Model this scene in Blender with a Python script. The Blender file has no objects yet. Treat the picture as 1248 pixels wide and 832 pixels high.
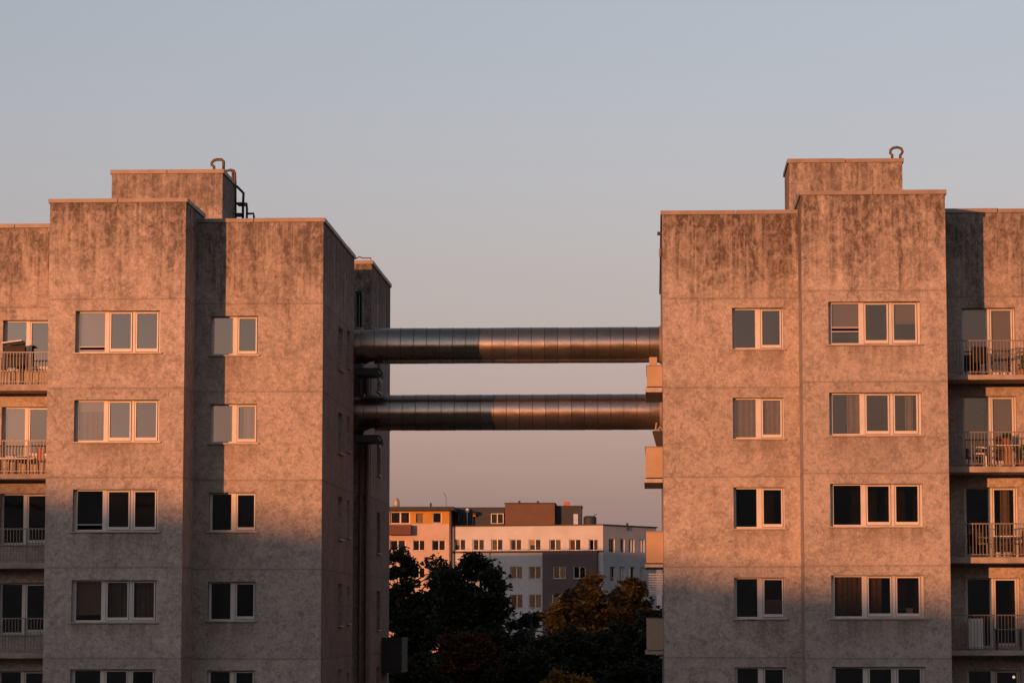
import bpy, bmesh, math, random
import numpy as np
from mathutils import Vector, Matrix

random.seed(7)
sc = bpy.context.scene
COL = sc.collection
R = math.radians

# ------------------------------------------------------------------ view
CZ = 14.0                      # eye height above the ground
F = 3500.0                     # focal length in photograph pixels (1248 wide)
YAW = math.atan(0.0492)
PITCH = math.atan(0.098)
ca, sa, cp, sp_ = math.cos(YAW), math.sin(YAW), math.cos(PITCH), math.sin(PITCH)
FW = Vector((-sa*cp, ca*cp, sp_)); RT = Vector((ca, sa, 0)); UP = RT.cross(FW)
def ray(px, py): return FW + RT*((px-624)/F) + UP*((416-py)/F)
def P(px, py, D):
    d = ray(px, py); t = D/d.y
    return Vector((d.x*t, D, CZ + d.z*t))
def PXp(px, py, X):            # on the plane x = X
    d = ray(px, py); t = X/d.x
    return Vector((X, d.y*t, CZ + d.z*t))

# ------------------------------------------------------------------ sun
SUN_AZ = math.atan(0.455)      # from the facade normal towards the left
SUN_EL = math.atan(0.061)
SV = Vector((-math.sin(SUN_AZ)*math.cos(SUN_EL), -math.cos(SUN_AZ)*math.cos(SUN_EL), math.sin(SUN_EL)))

# ------------------------------------------------------------------ node helper
class NG:
    def __init__(s, tree):
        s.t = tree; s.n = tree.nodes; s.l = tree.links
    def node(s, kind, **kw):
        n = s.n.new(kind)
        for k, v in kw.items(): setattr(n, k, v)
        return n
    def put(s, sock, v):
        if v is None: return
        if isinstance(v, bpy.types.NodeSocket): s.l.new(v, sock)
        else:
            if sock.type == 'RGBA' and len(v) == 3: v = (*v, 1)
            sock.default_value = v
    def math(s, op, a, b=None, c=None, clamp=False):
        n = s.node('ShaderNodeMath', operation=op, use_clamp=clamp)
        s.put(n.inputs[0], a); s.put(n.inputs[1], b); s.put(n.inputs[2], c)
        return n.outputs[0]
    def mix(s, f, a, b, mode='MIX'):
        n = s.node('ShaderNodeMix', data_type='RGBA', blend_type=mode)
        s.put(n.inputs[0], f); s.put(n.inputs[6], a); s.put(n.inputs[7], b)
        return n.outputs[2]
    def noise(s, vec, scale, detail=4, rough=.55, dist=0):
        n = s.node('ShaderNodeTexNoise')
        s.put(n.inputs['Vector'], vec); n.inputs['Scale'].default_value = scale
        n.inputs['Detail'].default_value = detail; n.inputs['Roughness'].default_value = rough
        n.inputs['Distortion'].default_value = dist
        return n.outputs['Fac']
    def vscale(s, vec, sc3, off=(0,0,0)):
        n = s.node('ShaderNodeMapping'); s.put(n.inputs['Vector'], vec)
        n.inputs['Scale'].default_value = sc3; n.inputs['Location'].default_value = off
        return n.outputs[0]
    def rng(s, v, a, b, c=0., d=1., smooth=True):
        n = s.node('ShaderNodeMapRange', interpolation_type='SMOOTHSTEP' if smooth else 'LINEAR')
        n.clamp = True if hasattr(n, 'clamp') else None
        s.put(n.inputs[0], v)
        for i, x in enumerate((a, b, c, d)): s.put(n.inputs[i+1], x)
        return n.outputs[0]

def new_mat(name):
    m = bpy.data.materials.new(name); m.use_nodes = True
    g = NG(m.node_tree); b = m.node_tree.nodes['Principled BSDF']
    return m, g, b
def bset(g, b, **kw):
    for k, v in kw.items(): g.put(b.inputs[k.replace('_', ' ')], v)

def simple(name, col, rough=.7, metal=0., var=.18, scale=3., bump=0., spec=.5):
    m, g, b = new_mat(name)
    geo = g.node('ShaderNodeNewGeometry'); pos = geo.outputs['Position']
    n = g.noise(pos, scale, 6, .6)
    f = g.rng(n, .3, .7, 1-var, 1+var)
    c = g.mix(1., (*col, 1), f, 'MULTIPLY')
    g.put(b.inputs['Base Color'], c)
    bset(g, b, Roughness=rough, Metallic=metal)
    b.inputs['Specular IOR Level'].default_value = spec
    if bump:
        bn = g.node('ShaderNodeBump'); bn.inputs['Strength'].default_value = bump; bn.inputs['Distance'].default_value = .01
        g.put(bn.inputs['Height'], g.noise(pos, scale*8, 4)); g.put(b.inputs['Normal'], bn.outputs[0])
    return m

def concrete(name, top, joint, spc, x0=None, x1=None, sill=None, seed=0, base=(.362,.305,.268), heavy=1., side=False):
    """weathered render over precast panels; top = roof height, joint = first panel joint, spc = storey height"""
    m, g, b = new_mat(name)
    geo = g.node('ShaderNodeNewGeometry')
    off = g.vscale(geo.outputs['Position'], (1,1,1), (seed*7.3, seed*3.1, seed*1.7))
    pos = geo.outputs['Position']
    sx = g.node('ShaderNodeSeparateXYZ'); g.put(sx.inputs[0], pos); X, Y, Z = sx.outputs
    cloud = g.noise(off, .55, 7, .68, .4)
    mott = g.noise(off, 4.2, 9, .78, .5)
    fine = g.noise(off, 17, 5, .7)
    grit = g.noise(off, 70, 2, .6)
    # base with blotches
    mid = g.noise(off, 1.35, 9, .74, 1.1)
    m3 = g.noise(g.vscale(off, (1,1,1), (31,17,5)), 9.0, 7, .80, .6)
    c = g.mix(g.rng(cloud, .38, .62), tuple(v*.84 for v in base)+(1,), tuple(v*1.06 for v in base)+(1,))
    c = g.mix(g.math('MULTIPLY', g.rng(mid, .49, .39), .55), c, (base[0]*.58, base[1]*.55, base[2]*.53, 1))
    c = g.mix(g.math('MULTIPLY', g.rng(mid, .53, .61), .42), c, (base[0]*1.30, base[1]*1.24, base[2]*1.18, 1))
    c = g.mix(g.math('MULTIPLY', g.rng(mott, .50, .62), .50), c, (base[0]*1.34, base[1]*1.28, base[2]*1.22, 1))
    c = g.mix(g.math('MULTIPLY', g.rng(mott, .48, .38), .70), c, (base[0]*.52, base[1]*.49, base[2]*.47, 1))
    c = g.mix(g.math('MULTIPLY', g.rng(m3, .53, .58), .60), c, (base[0]*1.32, base[1]*1.26, base[2]*1.20, 1))
    c = g.mix(g.math('MULTIPLY', g.rng(m3, .47, .40), .48), c, (base[0]*.60, base[1]*.56, base[2]*.53, 1))
    ff = g.rng(fine, .3, .7, .84, 1.15); c = g.mix(1., c, ff, 'MULTIPLY')
    gf = g.rng(grit, .3, .7, .90, 1.09); c = g.mix(1., c, gf, 'MULTIPLY')
    # small worn pits / flakes
    vor = g.node('ShaderNodeTexVoronoi', feature='DISTANCE_TO_EDGE'); g.put(vor.inputs['Vector'], off); vor.inputs['Scale'].default_value = 2.6
    wob = g.noise(off, 6, 4, .7)
    crack = g.math('MULTIPLY', g.rng(g.math('ADD', vor.outputs[0], g.math('MULTIPLY', wob, .10)), .075, .04), g.rng(cloud, .52, .62))
    c = g.mix(g.math('MULTIPLY', crack, .22), c, (.13,.10,.085,1))
    # top band: dark run-off streaks
    st1 = g.noise(g.vscale(off, (3.2, 3.2, .22)), 1., 7, .66, .25)
    st2 = g.noise(g.vscale(off, (9., 9., .35)), 1., 6, .6, .1)
    blot = g.noise(off, 1.5, 9, .76, 1.2)
    H0 = Y if side else X
    cmb = g.node('ShaderNodeCombineXYZ'); g.put(cmb.inputs[0], g.math('ADD', H0, seed*4.7))
    run = g.rng(g.noise(cmb.outputs[0], 1.1, 5, .7), .3, .7, -1.3, 1.5)      # every streak has its own length
    Zr = g.math('ADD', Z, run)
    tm = g.rng(Zr, top-3.9, top+.4, 0., 1., False)
    hz = g.rng(g.math('ADD', g.math('ADD', g.math('MULTIPLY', st1, .50), g.math('MULTIPLY', blot, .62)), g.math('MULTIPLY', tm, .30)), .60, .82)
    hz = g.math('MULTIPLY', hz, g.rng(Zr, top-4.4, top-1.3))
    hz = g.math('MULTIPLY', hz, g.rng(g.noise(g.vscale(off,(1,1,.6),(3,9,4)), 5., 8, .8, .5), .38, .60, .30, 1.))
    hz = g.math('MULTIPLY', hz, .90*heavy)
    c = g.mix(hz, c, (.078, .056, .043, 1))
    hz2 = g.math('MULTIPLY', g.math('MULTIPLY', g.rng(st2, .52, .72), g.rng(Z, top-3.4, top-.4)), .38*heavy)
    c = g.mix(hz2, c, (.12, .085, .06, 1))
    lz = g.math('MULTIPLY', g.math('MULTIPLY', g.rng(st2, .50, .33), g.rng(Z, top-3.2, top-1.2)), .35)
    c = g.mix(lz, c, (base[0]*1.2, base[1]*1.1, base[2]*1.0, 1))
    hgt = g.math('ADD', g.math('MULTIPLY', mott, .5), g.math('MULTIPLY', fine, .5))
    # board marks in the parapet panel
    H = Y if side else X
    bfr = g.math('FRACT', g.math('MULTIPLY', H, 1/.42))
    bm_ = g.math('MULTIPLY', g.rng(g.math('ABSOLUTE', g.math('SUBTRACT', bfr, .5)), .47, .5), g.rng(Z, joint, joint+.04))
    bm_ = g.math('MULTIPLY', bm_, g.rng(st1, .35, .6))
    c = g.mix(g.math('MULTIPLY', bm_, .40), c, (.10,.07,.05,1))
    # panel joints every storey
    q = g.math('DIVIDE', g.math('SUBTRACT', joint+spc*.5, Z), spc)
    fr = g.math('ABSOLUTE', g.math('SUBTRACT', g.math('FRACT', q), .5))
    below = g.math('LESS_THAN', Z, joint+.1)
    # every precast panel cured to its own tone
    pn = g.node('ShaderNodeTexWhiteNoise', noise_dimensions='1D'); g.put(pn.inputs['W'], g.math('ADD', g.math('FLOOR', g.math('ADD', q, .5)), seed*3.3))
    c = g.mix(1., c, g.rng(pn.outputs[0], 0, 1, .90, 1.07, False), 'MULTIPLY')
    jl = g.math('MULTIPLY', g.rng(fr, .0125, .004), below)
    jl = g.math('MULTIPLY', jl, g.rng(g.noise(off, 2.2, 3), .3, .55, .45, 1.))
    c = g.mix(g.math('MULTIPLY', jl, .38), c, (.085,.065,.055,1))
    band = g.math('MULTIPLY', g.rng(fr, .07, .0), below)
    c = g.mix(g.math('MULTIPLY', g.math('MULTIPLY', band, g.rng(mott, .44, .62)), .25), c, (.15,.11,.085,1))
    # dribbles under the window sills
    if sill is not None:
        q2 = g.math('DIVIDE', g.math('SUBTRACT', sill, Z), spc)
        dn = g.math('MULTIPLY', g.math('FRACT', q2), spc)
        inx = g.math('MULTIPLY', g.rng(H, x0-.15, x0+.12), g.rng(H, x1+.15, x1-.12))
        mk = g.math('MULTIPLY', g.rng(dn, .95, .0), inx)
        mk = g.math('MULTIPLY', mk, g.math('LESS_THAN', Z, sill))
        mk = g.math('MULTIPLY', mk, g.rng(g.math('ADD', g.math('MULTIPLY', st1, .6), g.math('MULTIPLY', mott, .4)), .40, .60))
        c = g.mix(g.math('MULTIPLY', mk, .62), c, (.135,.092,.066,1))
    bn = g.node('ShaderNodeBump'); bn.inputs['Strength'].default_value = .35; bn.inputs['Distance'].default_value = .02
    g.put(bn.inputs['Height'], g.math('SUBTRACT', hgt, g.math('MULTIPLY', g.math('ADD', jl, bm_), .5)))
    g.put(b.inputs['Base Color'], c); g.put(b.inputs['Normal'], bn.outputs[0])
    b.inputs['Roughness'].default_value = .93; b.inputs['Specular IOR Level'].default_value = .2
    return m

def glass_mat(name, ior=1.6, tint=(.55,.5,.45), wav=.02, seed=0):
    m = bpy.data.materials.new(name); m.use_nodes = True; g = NG(m.node_tree); g.n.clear()
    out = g.node('ShaderNodeOutputMaterial')
    tr = g.node('ShaderNodeBsdfTransparent'); tr.inputs[0].default_value = (*tint, 1)
    gl = g.node('ShaderNodeBsdfGlossy'); gl.inputs['Roughness'].default_value = .02
    geo = g.node('ShaderNodeNewGeometry')
    bn = g.node('ShaderNodeBump'); bn.inputs['Strength'].default_value = wav; bn.inputs['Distance'].default_value = .05
    g.put(bn.inputs['Height'], g.noise(geo.outputs['Position'], 1.1, 2)); g.put(gl.inputs['Normal'], bn.outputs[0])
    fr = g.node('ShaderNodeFresnel'); fr.inputs[0].default_value = ior
    mx = g.node('ShaderNodeMixShader'); g.put(mx.inputs[0], fr.outputs[0])
    g.l.new(tr.outputs[0], mx.inputs[1]); g.l.new(gl.outputs[0], mx.inputs[2]); g.l.new(mx.outputs[0], out.inputs[0])
    return m

M = {}
M['coping'] = simple('coping_metal', (.23,.175,.145), .55, .15, .14, 2.)
M['frame'] = simple('window_frame_white', (.52,.46,.42), .45, 0, .07, 2.5)
M['sill'] = simple('sill_metal', (.32,.27,.24), .5, .2, .2, 3.)
M['glass'] = glass_mat('window_glass', 2.25, (.42,.38,.35))
M['glass_far'] = glass_mat('far_window_glass', 1.33, (.6,.56,.5))
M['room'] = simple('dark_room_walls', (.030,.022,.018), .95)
M['blind'] = simple('roller_blind_beige', (.50,.42,.36), .9, 0, .05, 2.)
M['blind_grey'] = simple('roller_blind_grey', (.38,.34,.31), .9, 0, .05, 2.)
M['curtain'] = simple('net_curtain', (.52,.45,.38), .95, 0, .12, 6.)
M['curtain_far'] = simple('far_curtain', (.20,.18,.17), .95)
M['curtain_dark'] = simple('dim_curtain', (.34,.29,.25), .95, 0, .12, 6.)
M['rail'] = simple('balcony_rail_metal', (.17,.14,.12), .5, .3, .15, 2.)
M['slab'] = simple('balcony_slab_concrete', (.30,.235,.19), .9, 0, .25, 2.5, .2)
M['panel'] = simple('balcony_cladding_panel', (.36,.25,.16), .7, 0, .10, 1.2)
M['ladder'] = simple('rusty_ladder_steel', (.13,.07,.045), .6, .5, .3, 9.)
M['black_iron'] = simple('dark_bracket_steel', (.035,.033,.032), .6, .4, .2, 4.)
M['pale_box'] = simple('pale_cabinet_metal', (.45,.43,.39), .6, .1)
M['roofing'] = simple('roofing_felt', (.06,.055,.05), .95, 0, .3, 2.)
M['dark_wood'] = simple('dark_rattan', (.014,.010,.008), .7, 0, .3, 20.)
M['white_plastic'] = simple('white_plastic', (.62,.57,.52), .5, 0, .06)
M['brown_fabric'] = simple('brown_wood_panel', (.30,.15,.07), .8, 0, .2, 5)
M['pink_cloth'] = simple('faded_red_cloth', (.55,.22,.16), .95)
M['leaf_pot'] = simple('houseplant_leaves', (.05,.075,.025), .7, 0, .4, 30)
M['terracotta'] = simple('terracotta', (.32,.13,.07), .9)
M['bark'] = simple('bark', (.06,.045,.035), .95, 0, .3, 8, .5)
M['drain'] = simple('drainpipe_zinc', (.16,.12,.10), .5, .4)

def duct_mat():
    m, g, b = new_mat('galvanised_duct_sheet')
    tc = g.node('ShaderNodeTexCoord'); o = tc.outputs['Object']
    sx = g.node('ShaderNodeSeparateXYZ'); g.put(sx.inputs[0], o)
    seg = g.math('FLOOR', g.math('MULTIPLY', sx.outputs[0], 1/.462))
    wn = g.node('ShaderNodeTexWhiteNoise', noise_dimensions='1D'); g.put(wn.inputs['W'], seg)
    n1 = g.noise(g.vscale(o, (1, 3, 3)), 1.5, 6, .65); n2 = g.noise(o, 12, 5, .6)
    c = g.mix(n1, (.36,.275,.215,1), (.47,.37,.30,1))
    c = g.mix(1., c, g.rng(wn.outputs[0], 0, 1, .94, 1.05, False), 'MULTIPLY')
    c = g.mix(g.rng(n2, .52, .7, 0, .35), c, (.16,.11,.08,1))
    fx = g.math('FRACT', g.math('MULTIPLY', sx.outputs[0], 1/.462))
    sd = g.math('MULTIPLY', g.math('LESS_THAN', fx, .045), g.rng(n2, .35, .6, .08, .42))
    c = g.mix(sd, c, (.12,.09,.07,1))
    ro = g.math('ADD', g.rng(n1, .3, .7, .225, .27), g.math('MULTIPLY', wn.outputs[0], .02))
    bset(g, b, Roughness=ro, Metallic=.95); g.put(b.inputs['Base Color'], c)
    bn = g.node('ShaderNodeBump'); bn.inputs['Strength'].default_value = .06; bn.inputs['Distance'].default_value = .012
    g.put(bn.inputs['Height'], g.math('ADD', n1, g.math('MULTIPLY', n2, .2))); g.put(b.inputs['Normal'], bn.outputs[0])
    return m
M['duct'] = duct_mat()

# ------------------------------------------------------------------ objects
def thing(name, label, cat, loc=(0,0,0), group=None):
    o = bpy.data.objects.new(name, None); COL.objects.link(o); o.location = loc
    o.empty_display_size = .3
    o['label'] = label; o['category'] = cat
    if group: o['group'] = group
    return o
ORG = {}
def world_org(parent):
    v = Vector((0,0,0))
    while parent: v += parent.location; parent = parent.parent
    return v
def link(name, me, mat, parent=None, smooth=False, origin=None):
    o = bpy.data.objects.new(name, me); COL.objects.link(o)
    po = world_org(parent)
    if parent: o.parent = parent
    if origin is not None:
        o.location = Vector(origin) - po; po = Vector(origin)
    me.transform(Matrix.Translation(-po))
    if mat is not None:
        for mm in (mat if isinstance(mat, (list, tuple)) else [mat]): me.materials.append(mm)
    if smooth:
        for p in me.polygons: p.use_smooth = True
    return o
def obj(name, bm, mat, parent=None, smooth=False, origin=None, bevel=0):
    if bevel:
        bmesh.ops.bevel(bm, geom=[e for e in bm.edges], offset=bevel, segments=1, affect='EDGES', clamp_overlap=True)
    bmesh.ops.recalc_face_normals(bm, faces=bm.faces[:])
    me = bpy.data.meshes.new(name); bm.to_mesh(me); bm.free()
    return link(name, me, mat, parent, smooth, origin)
def struct(o): o['kind'] = 'structure'; return o

class Pl:
    """vertical facade plane: origin O, along U, outward normal N, up Z"""
    def __init__(s, O, U):
        s.O = Vector((O[0], O[1], 0)); s.U = Vector((U[0], U[1], 0)).normalized()
        s.N = Vector((s.U.y, -s.U.x, 0))      # outward is to the right of U
    def p(s, u, z, n=0): return s.O + s.U*u + s.N*n + Vector((0,0,z))
    def px(s, px, py, n=0):       # photograph point on the plane moved out by n -> (u, z)
        d = ray(px, py); o = Vector((0,0,CZ)); t = ((s.O + s.N*n) - o).dot(s.N)/d.dot(s.N)
        q = o + d*t; return (q-s.O).dot(s.U), q.z
def box8(bm, c):
    v = [bm.verts.new(x) for x in c]
    for f in ((0,1,2,3),(7,6,5,4),(0,4,5,1),(1,5,6,2),(2,6,7,3),(3,7,4,0)): bm.faces.new([v[i] for i in f])
def lbox(bm, pl, u0, u1, z0, z1, n0, n1):
    box8(bm, [pl.p(u0,z0,n0), pl.p(u1,z0,n0), pl.p(u1,z1,n0), pl.p(u0,z1,n0), pl.p(u0,z0,n1), pl.p(u1,z0,n1), pl.p(u1,z1,n1), pl.p(u0,z1,n1)])
def wbox(bm, x0, x1, y0, y1, z0, z1):
    box8(bm, [Vector(c) for c in ((x0,y0,z0),(x1,y0,z0),(x1,y0,z1),(x0,y0,z1),(x0,y1,z0),(x1,y1,z0),(x1,y1,z1),(x0,y1,z1))])
def quad(bm, pts): bm.faces.new([bm.verts.new(p) for p in pts])
def facade(bm, pl, u0, u1, z0, z1, holes=(), reveal=.3):
    us = sorted({u0, u1, *[h[0] for h in holes], *[h[1] for h in holes]})
    zs = sorted({z0, z1, *[h[2] for h in holes], *[h[3] for h in holes]})
    us = [u for u in us if u0 <= u <= u1]; zs = [z for z in zs if z0 <= z <= z1]
    for i in range(len(us)-1):
        for j in range(len(zs)-1):
            uc, zc = (us[i]+us[i+1])/2, (zs[j]+zs[j+1])/2
            if any(h[0] < uc < h[1] and h[2] < zc < h[3] for h in holes): continue
            quad(bm, [pl.p(us[i],zs[j]), pl.p(us[i+1],zs[j]), pl.p(us[i+1],zs[j+1]), pl.p(us[i],zs[j+1])])
    for (a, b, c, d) in holes:
        for (A, B) in (((a,c),(b,c)), ((b,c),(b,d)), ((b,d),(a,d)), ((a,d),(a,c))):
            quad(bm, [pl.p(*A), pl.p(*B), pl.p(*B, -reveal), pl.p(*A, -reveal)])
def tube(bm, pts, r, n=8, cap=True):
    pts = [Vector(p) for p in pts]; rings = []
    rr = r if isinstance(r, (list, tuple)) else [r]*len(pts)
    prev = None
    for i, p in enumerate(pts):
        t = (pts[min(i+1, len(pts)-1)] - pts[max(i-1, 0)]).normalized()
        a = prev if prev is not None else (Vector((0,0,1)) if abs(t.z) < .9 else Vector((0,1,0)))
        x = (a - t*a.dot(t)).normalized(); prev = x; y = t.cross(x)
        rings.append([bm.verts.new(p + (x*math.cos(2*math.pi*k/n) + y*math.sin(2*math.pi*k/n))*rr[i]) for k in range(n)])
    for a, b in zip(rings, rings[1:]):
        for k in range(n): bm.faces.new((a[k], a[(k+1)%n], b[(k+1)%n], b[k]))
    if cap: bm.faces.new(rings[0][::-1]); bm.faces.new(rings[-1])

def volume(parent, name, fp, z0, z1, mats, holes=None, cop=(.13,.30,.05), reveal=.3, roof_drop=.25, copmat=None, open_edges=(), cop_edges=None):
    """prism over footprint fp (clockwise seen from above so outward normals are right of each edge)"""
    bm = bmesh.new(); pls = []
    n = len(fp)
    for i in range(n):
        a, b_ = Vector(fp[i]), Vector(fp[(i+1)%n]); L = (b_-a).length
        pl = Pl(a, b_-a); pls.append((pl, L))
        if i in open_edges: continue
        h = (holes or {}).get(i, ())
        facade(bm, pl, 0, L, z0, z1, h, reveal)
    nf = len(bm.faces)
    quad(bm, [Vector((x, y, z1-roof_drop)) for x, y in fp])
    # parapet inner face + top
    def inset(d):
        out = []
        for i in range(n):
            p0, p1, p2 = Vector(fp[i-1]), Vector(fp[i]), Vector(fp[(i+1)%n])
            u1 = (p1-p0).normalized(); u2 = (p2-p1).normalized()
            n1 = Vector((-u1.y, u1.x)); n2 = Vector((-u2.y, u2.x))
            den = 1 + n1.dot(n2)
            out.append(p1 + (n1+n2)*(d/den))
        return out
    me_mats = mats
    w = obj(name, bm, me_mats, parent)
    if cop:
        th, wd, over = cop
        o_, i_ = inset(-over), inset(wd)
        bm = bmesh.new()
        for i in (cop_edges if cop_edges is not None else range(n)):
            j = (i+1)%n
            L_ = (o_[j]-o_[i]).length; k_ = max(1, round(L_/2.4)); g_ = .012/L_; rj = random.Random(int(L_*100)+i)
            for q_ in range(k_):
                ta = q_/k_ + (g_ if q_ else 0); tb = (q_+1)/k_ - (g_ if q_ < k_-1 else 0); dz = rj.uniform(-.012,.008)
                A_, B_, C_, D_ = o_[i].lerp(o_[j],ta), o_[i].lerp(o_[j],tb), i_[i].lerp(i_[j],tb), i_[i].lerp(i_[j],ta)
                box8(bm, [Vector((*v_, z1-.02)) for v_ in (A_,B_,C_,D_)] + [Vector((*v_, z1+th-.02+dz)) for v_ in (A_,B_,C_,D_)])
        obj('coping', bm, copmat or M['coping'], w)
    return w, pls

def curtain(bm, pl, u0, u1, z0, z1, n, seed):
    rnd = random.Random(seed); k = max(6, int((u1-u0)/.035)); pts = []
    for i in range(k+1):
        u = u0+(u1-u0)*i/k
        pts.append((u, n + .035*math.sin(i*1.35 + 1.2*math.sin(i*.31+seed)) + rnd.uniform(-.008,.008)))
    for a, b in zip(pts, pts[1:]):
        quad(bm, [pl.p(a[0],z0,a[1]), pl.p(b[0],z0,b[1]), pl.p(b[0],z1,b[1]), pl.p(a[0],z1,a[1])])

def window(parent, pl, u0, u1, z0, z1, kind, deco=(), rec=.22, room=1.6, sill=True, glass='glass', seed=0, noroom=False):
    """kind '3': one fixed light and two sashes; '2': two sashes; 'door': two tall sashes; 'far': simple two-light"""
    W = u1-u0; rnd = random.Random(seed)
    if kind == '3': panes = [(.04,.335,0), (.405,.645,1), (.712,.955,1)]
    elif kind == '2': panes = [(.055,.455,0), (.585,.945,1)]
    elif kind == 'door': panes = [(.05,.455,0), (.56,.94,1)]
    elif kind == 'far': panes = [(.06,.47,0), (.54,.94,0)]
    else: panes = [(.1,.9,0)]
    fo = .045 if kind != 'far' else .06
    bm = bmesh.new(); gb = bmesh.new(); kb = bmesh.new()
    f0, f1 = -rec-.07, -rec
    zt, zb = z1-fo, z0+(.055 if kind != 'far' else .06)
    lbox(bm, pl, u0, u1, z0, zb, f0, f1); lbox(bm, pl, u0, u1, zt, z1, f0, f1)
    edges = [0]+[e for a, b, s in panes for e in (a, b)]+[1]
    for i in range(0, len(edges), 2): lbox(bm, pl, u0+W*edges[i], u0+W*edges[i+1], zb, zt, f0, f1)
    rects = []
    for a, b, s in panes:
        a, b = u0+W*a, u0+W*b; c, d = zb, zt
        if s:   # sash proud of the frame
            sw = .035; e0, e1 = f0+.012, f1+.022; A, B, C_, D_ = a-.035, b+.035, c-.012, d+.012
            lbox(bm, pl, A, B, C_, c+.085, e0, e1); lbox(bm, pl, A, B, d-.03, D_, e0, e1)
            lbox(bm, pl, A, a+.012, c+.085, d-.03, e0, e1); lbox(bm, pl, b-.012, B, c+.085, d-.03, e0, e1)
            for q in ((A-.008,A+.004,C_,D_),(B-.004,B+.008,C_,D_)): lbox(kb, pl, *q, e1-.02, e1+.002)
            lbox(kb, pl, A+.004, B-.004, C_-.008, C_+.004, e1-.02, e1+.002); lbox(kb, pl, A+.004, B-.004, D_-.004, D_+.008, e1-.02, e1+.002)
            a += .012; b -= .012; c += .085; d -= .03
        rects.append((a, b, c, d))
        tilt = rnd.uniform(-.004, .004); t2 = rnd.uniform(-.0035, .0035)
        nn = -rec-.035
        op = [q for q in deco if q[0] == 'open' and q[1] == len(rects)-1]
        spans = [(c, d)]
        if op:      # part of the pane stands open behind a slim bar
            c1, c2 = c+(d-c)*op[0][2], c+(d-c)*op[0][3]
            spans = [(x_, y_) for x_, y_ in ((c, c1-.012), (c2+.012, d)) if y_-x_ > .03]
            for zz in ([c1, c2] if c1 > c+.03 else [c2]): lbox(bm, pl, a+.001, b-.001, zz-.012, zz+.012, f0+.01, f1-.004)
        for c3, d3 in spans: quad(gb, [pl.p(a,c3,nn-tilt-t2), pl.p(b,c3,nn+tilt-t2), pl.p(b,d3,nn+tilt+t2), pl.p(a,d3,nn-tilt+t2)])
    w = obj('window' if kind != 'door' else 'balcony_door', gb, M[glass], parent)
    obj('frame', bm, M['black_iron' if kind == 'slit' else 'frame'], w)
    if len(kb.faces): obj('sash_shadow_gap', kb, M['black_iron'], w)  # dark strips standing in for the shadow gap around each sash
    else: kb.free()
    if sill:
        bm = bmesh.new(); lbox(bm, pl, u0-.06, u1+.07, z0-.045, z0-.002, -rec+.02, .075)
        obj('sill', bm, M['sill'], w, bevel=.006)
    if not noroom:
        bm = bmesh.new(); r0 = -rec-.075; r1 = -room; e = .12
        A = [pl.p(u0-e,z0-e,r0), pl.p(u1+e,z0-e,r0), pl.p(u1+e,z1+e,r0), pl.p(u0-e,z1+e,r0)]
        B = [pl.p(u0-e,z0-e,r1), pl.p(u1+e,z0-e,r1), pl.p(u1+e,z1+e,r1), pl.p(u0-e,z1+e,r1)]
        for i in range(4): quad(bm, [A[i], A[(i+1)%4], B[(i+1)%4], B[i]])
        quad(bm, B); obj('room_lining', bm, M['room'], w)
    for d_ in deco:
        if d_[0] == 'open': continue
        k = d_[0]; a, b, c, d = rects[d_[1]]; mat = d_[-1]
        bm = bmesh.new()
        if k == 'blind':       # ('blind', pane, fraction down, material)
            zz = d-(d-c)*d_[2]; lbox(bm, pl, a-.02, b+.02, zz, d+.02, -rec-.125, -rec-.115); lbox(bm, pl, a-.02, b+.02, zz-.025, zz, -rec-.13, -rec-.11)
            obj('blind', bm, M[mat], w)
        elif k == 'curtain':   # ('curtain', pane, from, to, material)
            curtain(bm, pl, a+(b-a)*d_[2]-.01, a+(b-a)*d_[3]+.01, c-.04, d+.03, -rec-.17, seed+d_[1]*3); obj('curtain', bm, M[mat], w)
        elif k == 'low':       # a pale panel standing behind the lower half
            lbox(bm, pl, a+.03, b-.02, c-.04, c+(d-c)*d_[2], -rec-.16, -rec-.13); obj('inner_panel', bm, M[mat], w)
        elif k == 'boxon':
            lbox(bm, pl, a+(b-a)*.42, a+(b-a)*.72, c-.02, c+.16, -rec-.22, -rec-.1); obj('window_box', bm, M[mat], w)
    return w

# ------------------------------------------------------------------ measured lines of the two blocks
SP = 2.8
DL, DT = 90.7, 88.58            # left block: main wall and stair tower
DR, DRT, DRR = 90.0, 87.9, 91.3 # right block: main wall, tower, balcony wall
xTL = P(56.5,540,DT).x; xTR = P(223.5,540,DT).x; xML = xTR; xMR = P(392.6,540,DL).x
zTT = P(140,246,DT).z; zMT = P(320,270,DL).z
# ---------- left block
LEFT = thing('apartment_block', 'left concrete apartment block with a roof ladder behind its stepped tower', 'apartment block', ((xTL+xMR)/2, 95, 0))
def rows(ptop, pbot, px, D):     # list of (z0,z1) from pixel tops/bottoms
    return [(P(px,b,D).z, P(px,t,D).z) for t, b in zip(ptop, pbot)]
tops = [378.5,487,596,706.5,815]; rT = rows(tops, [t+51 for t in tops], 140, DT)
a, b = P(88.5,620,DT).x, P(192.6,620,DT).x
plT = Pl((xTL,DT),(1,0)); wT = (a-xTL, b-xTL)
holT = [(wT[0],wT[1],z0,z1) for z0,z1 in rT]
jT = P(140,364.5,DT).z
mTow = concrete('concrete_left_tower', zTT, jT, P(140,364.5,DT).z-P(140,472.8,DT).z, a, b, rT[0][0], 1)
y_back = 100.2
w, pls = volume(LEFT, 'tower_wall', [(xTL,DT),(xTR,DT),(xTR,DL+1.5),(xTL,DL+1.5)], 0, zTT, mTow, {0: holT}, open_edges=())
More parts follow.
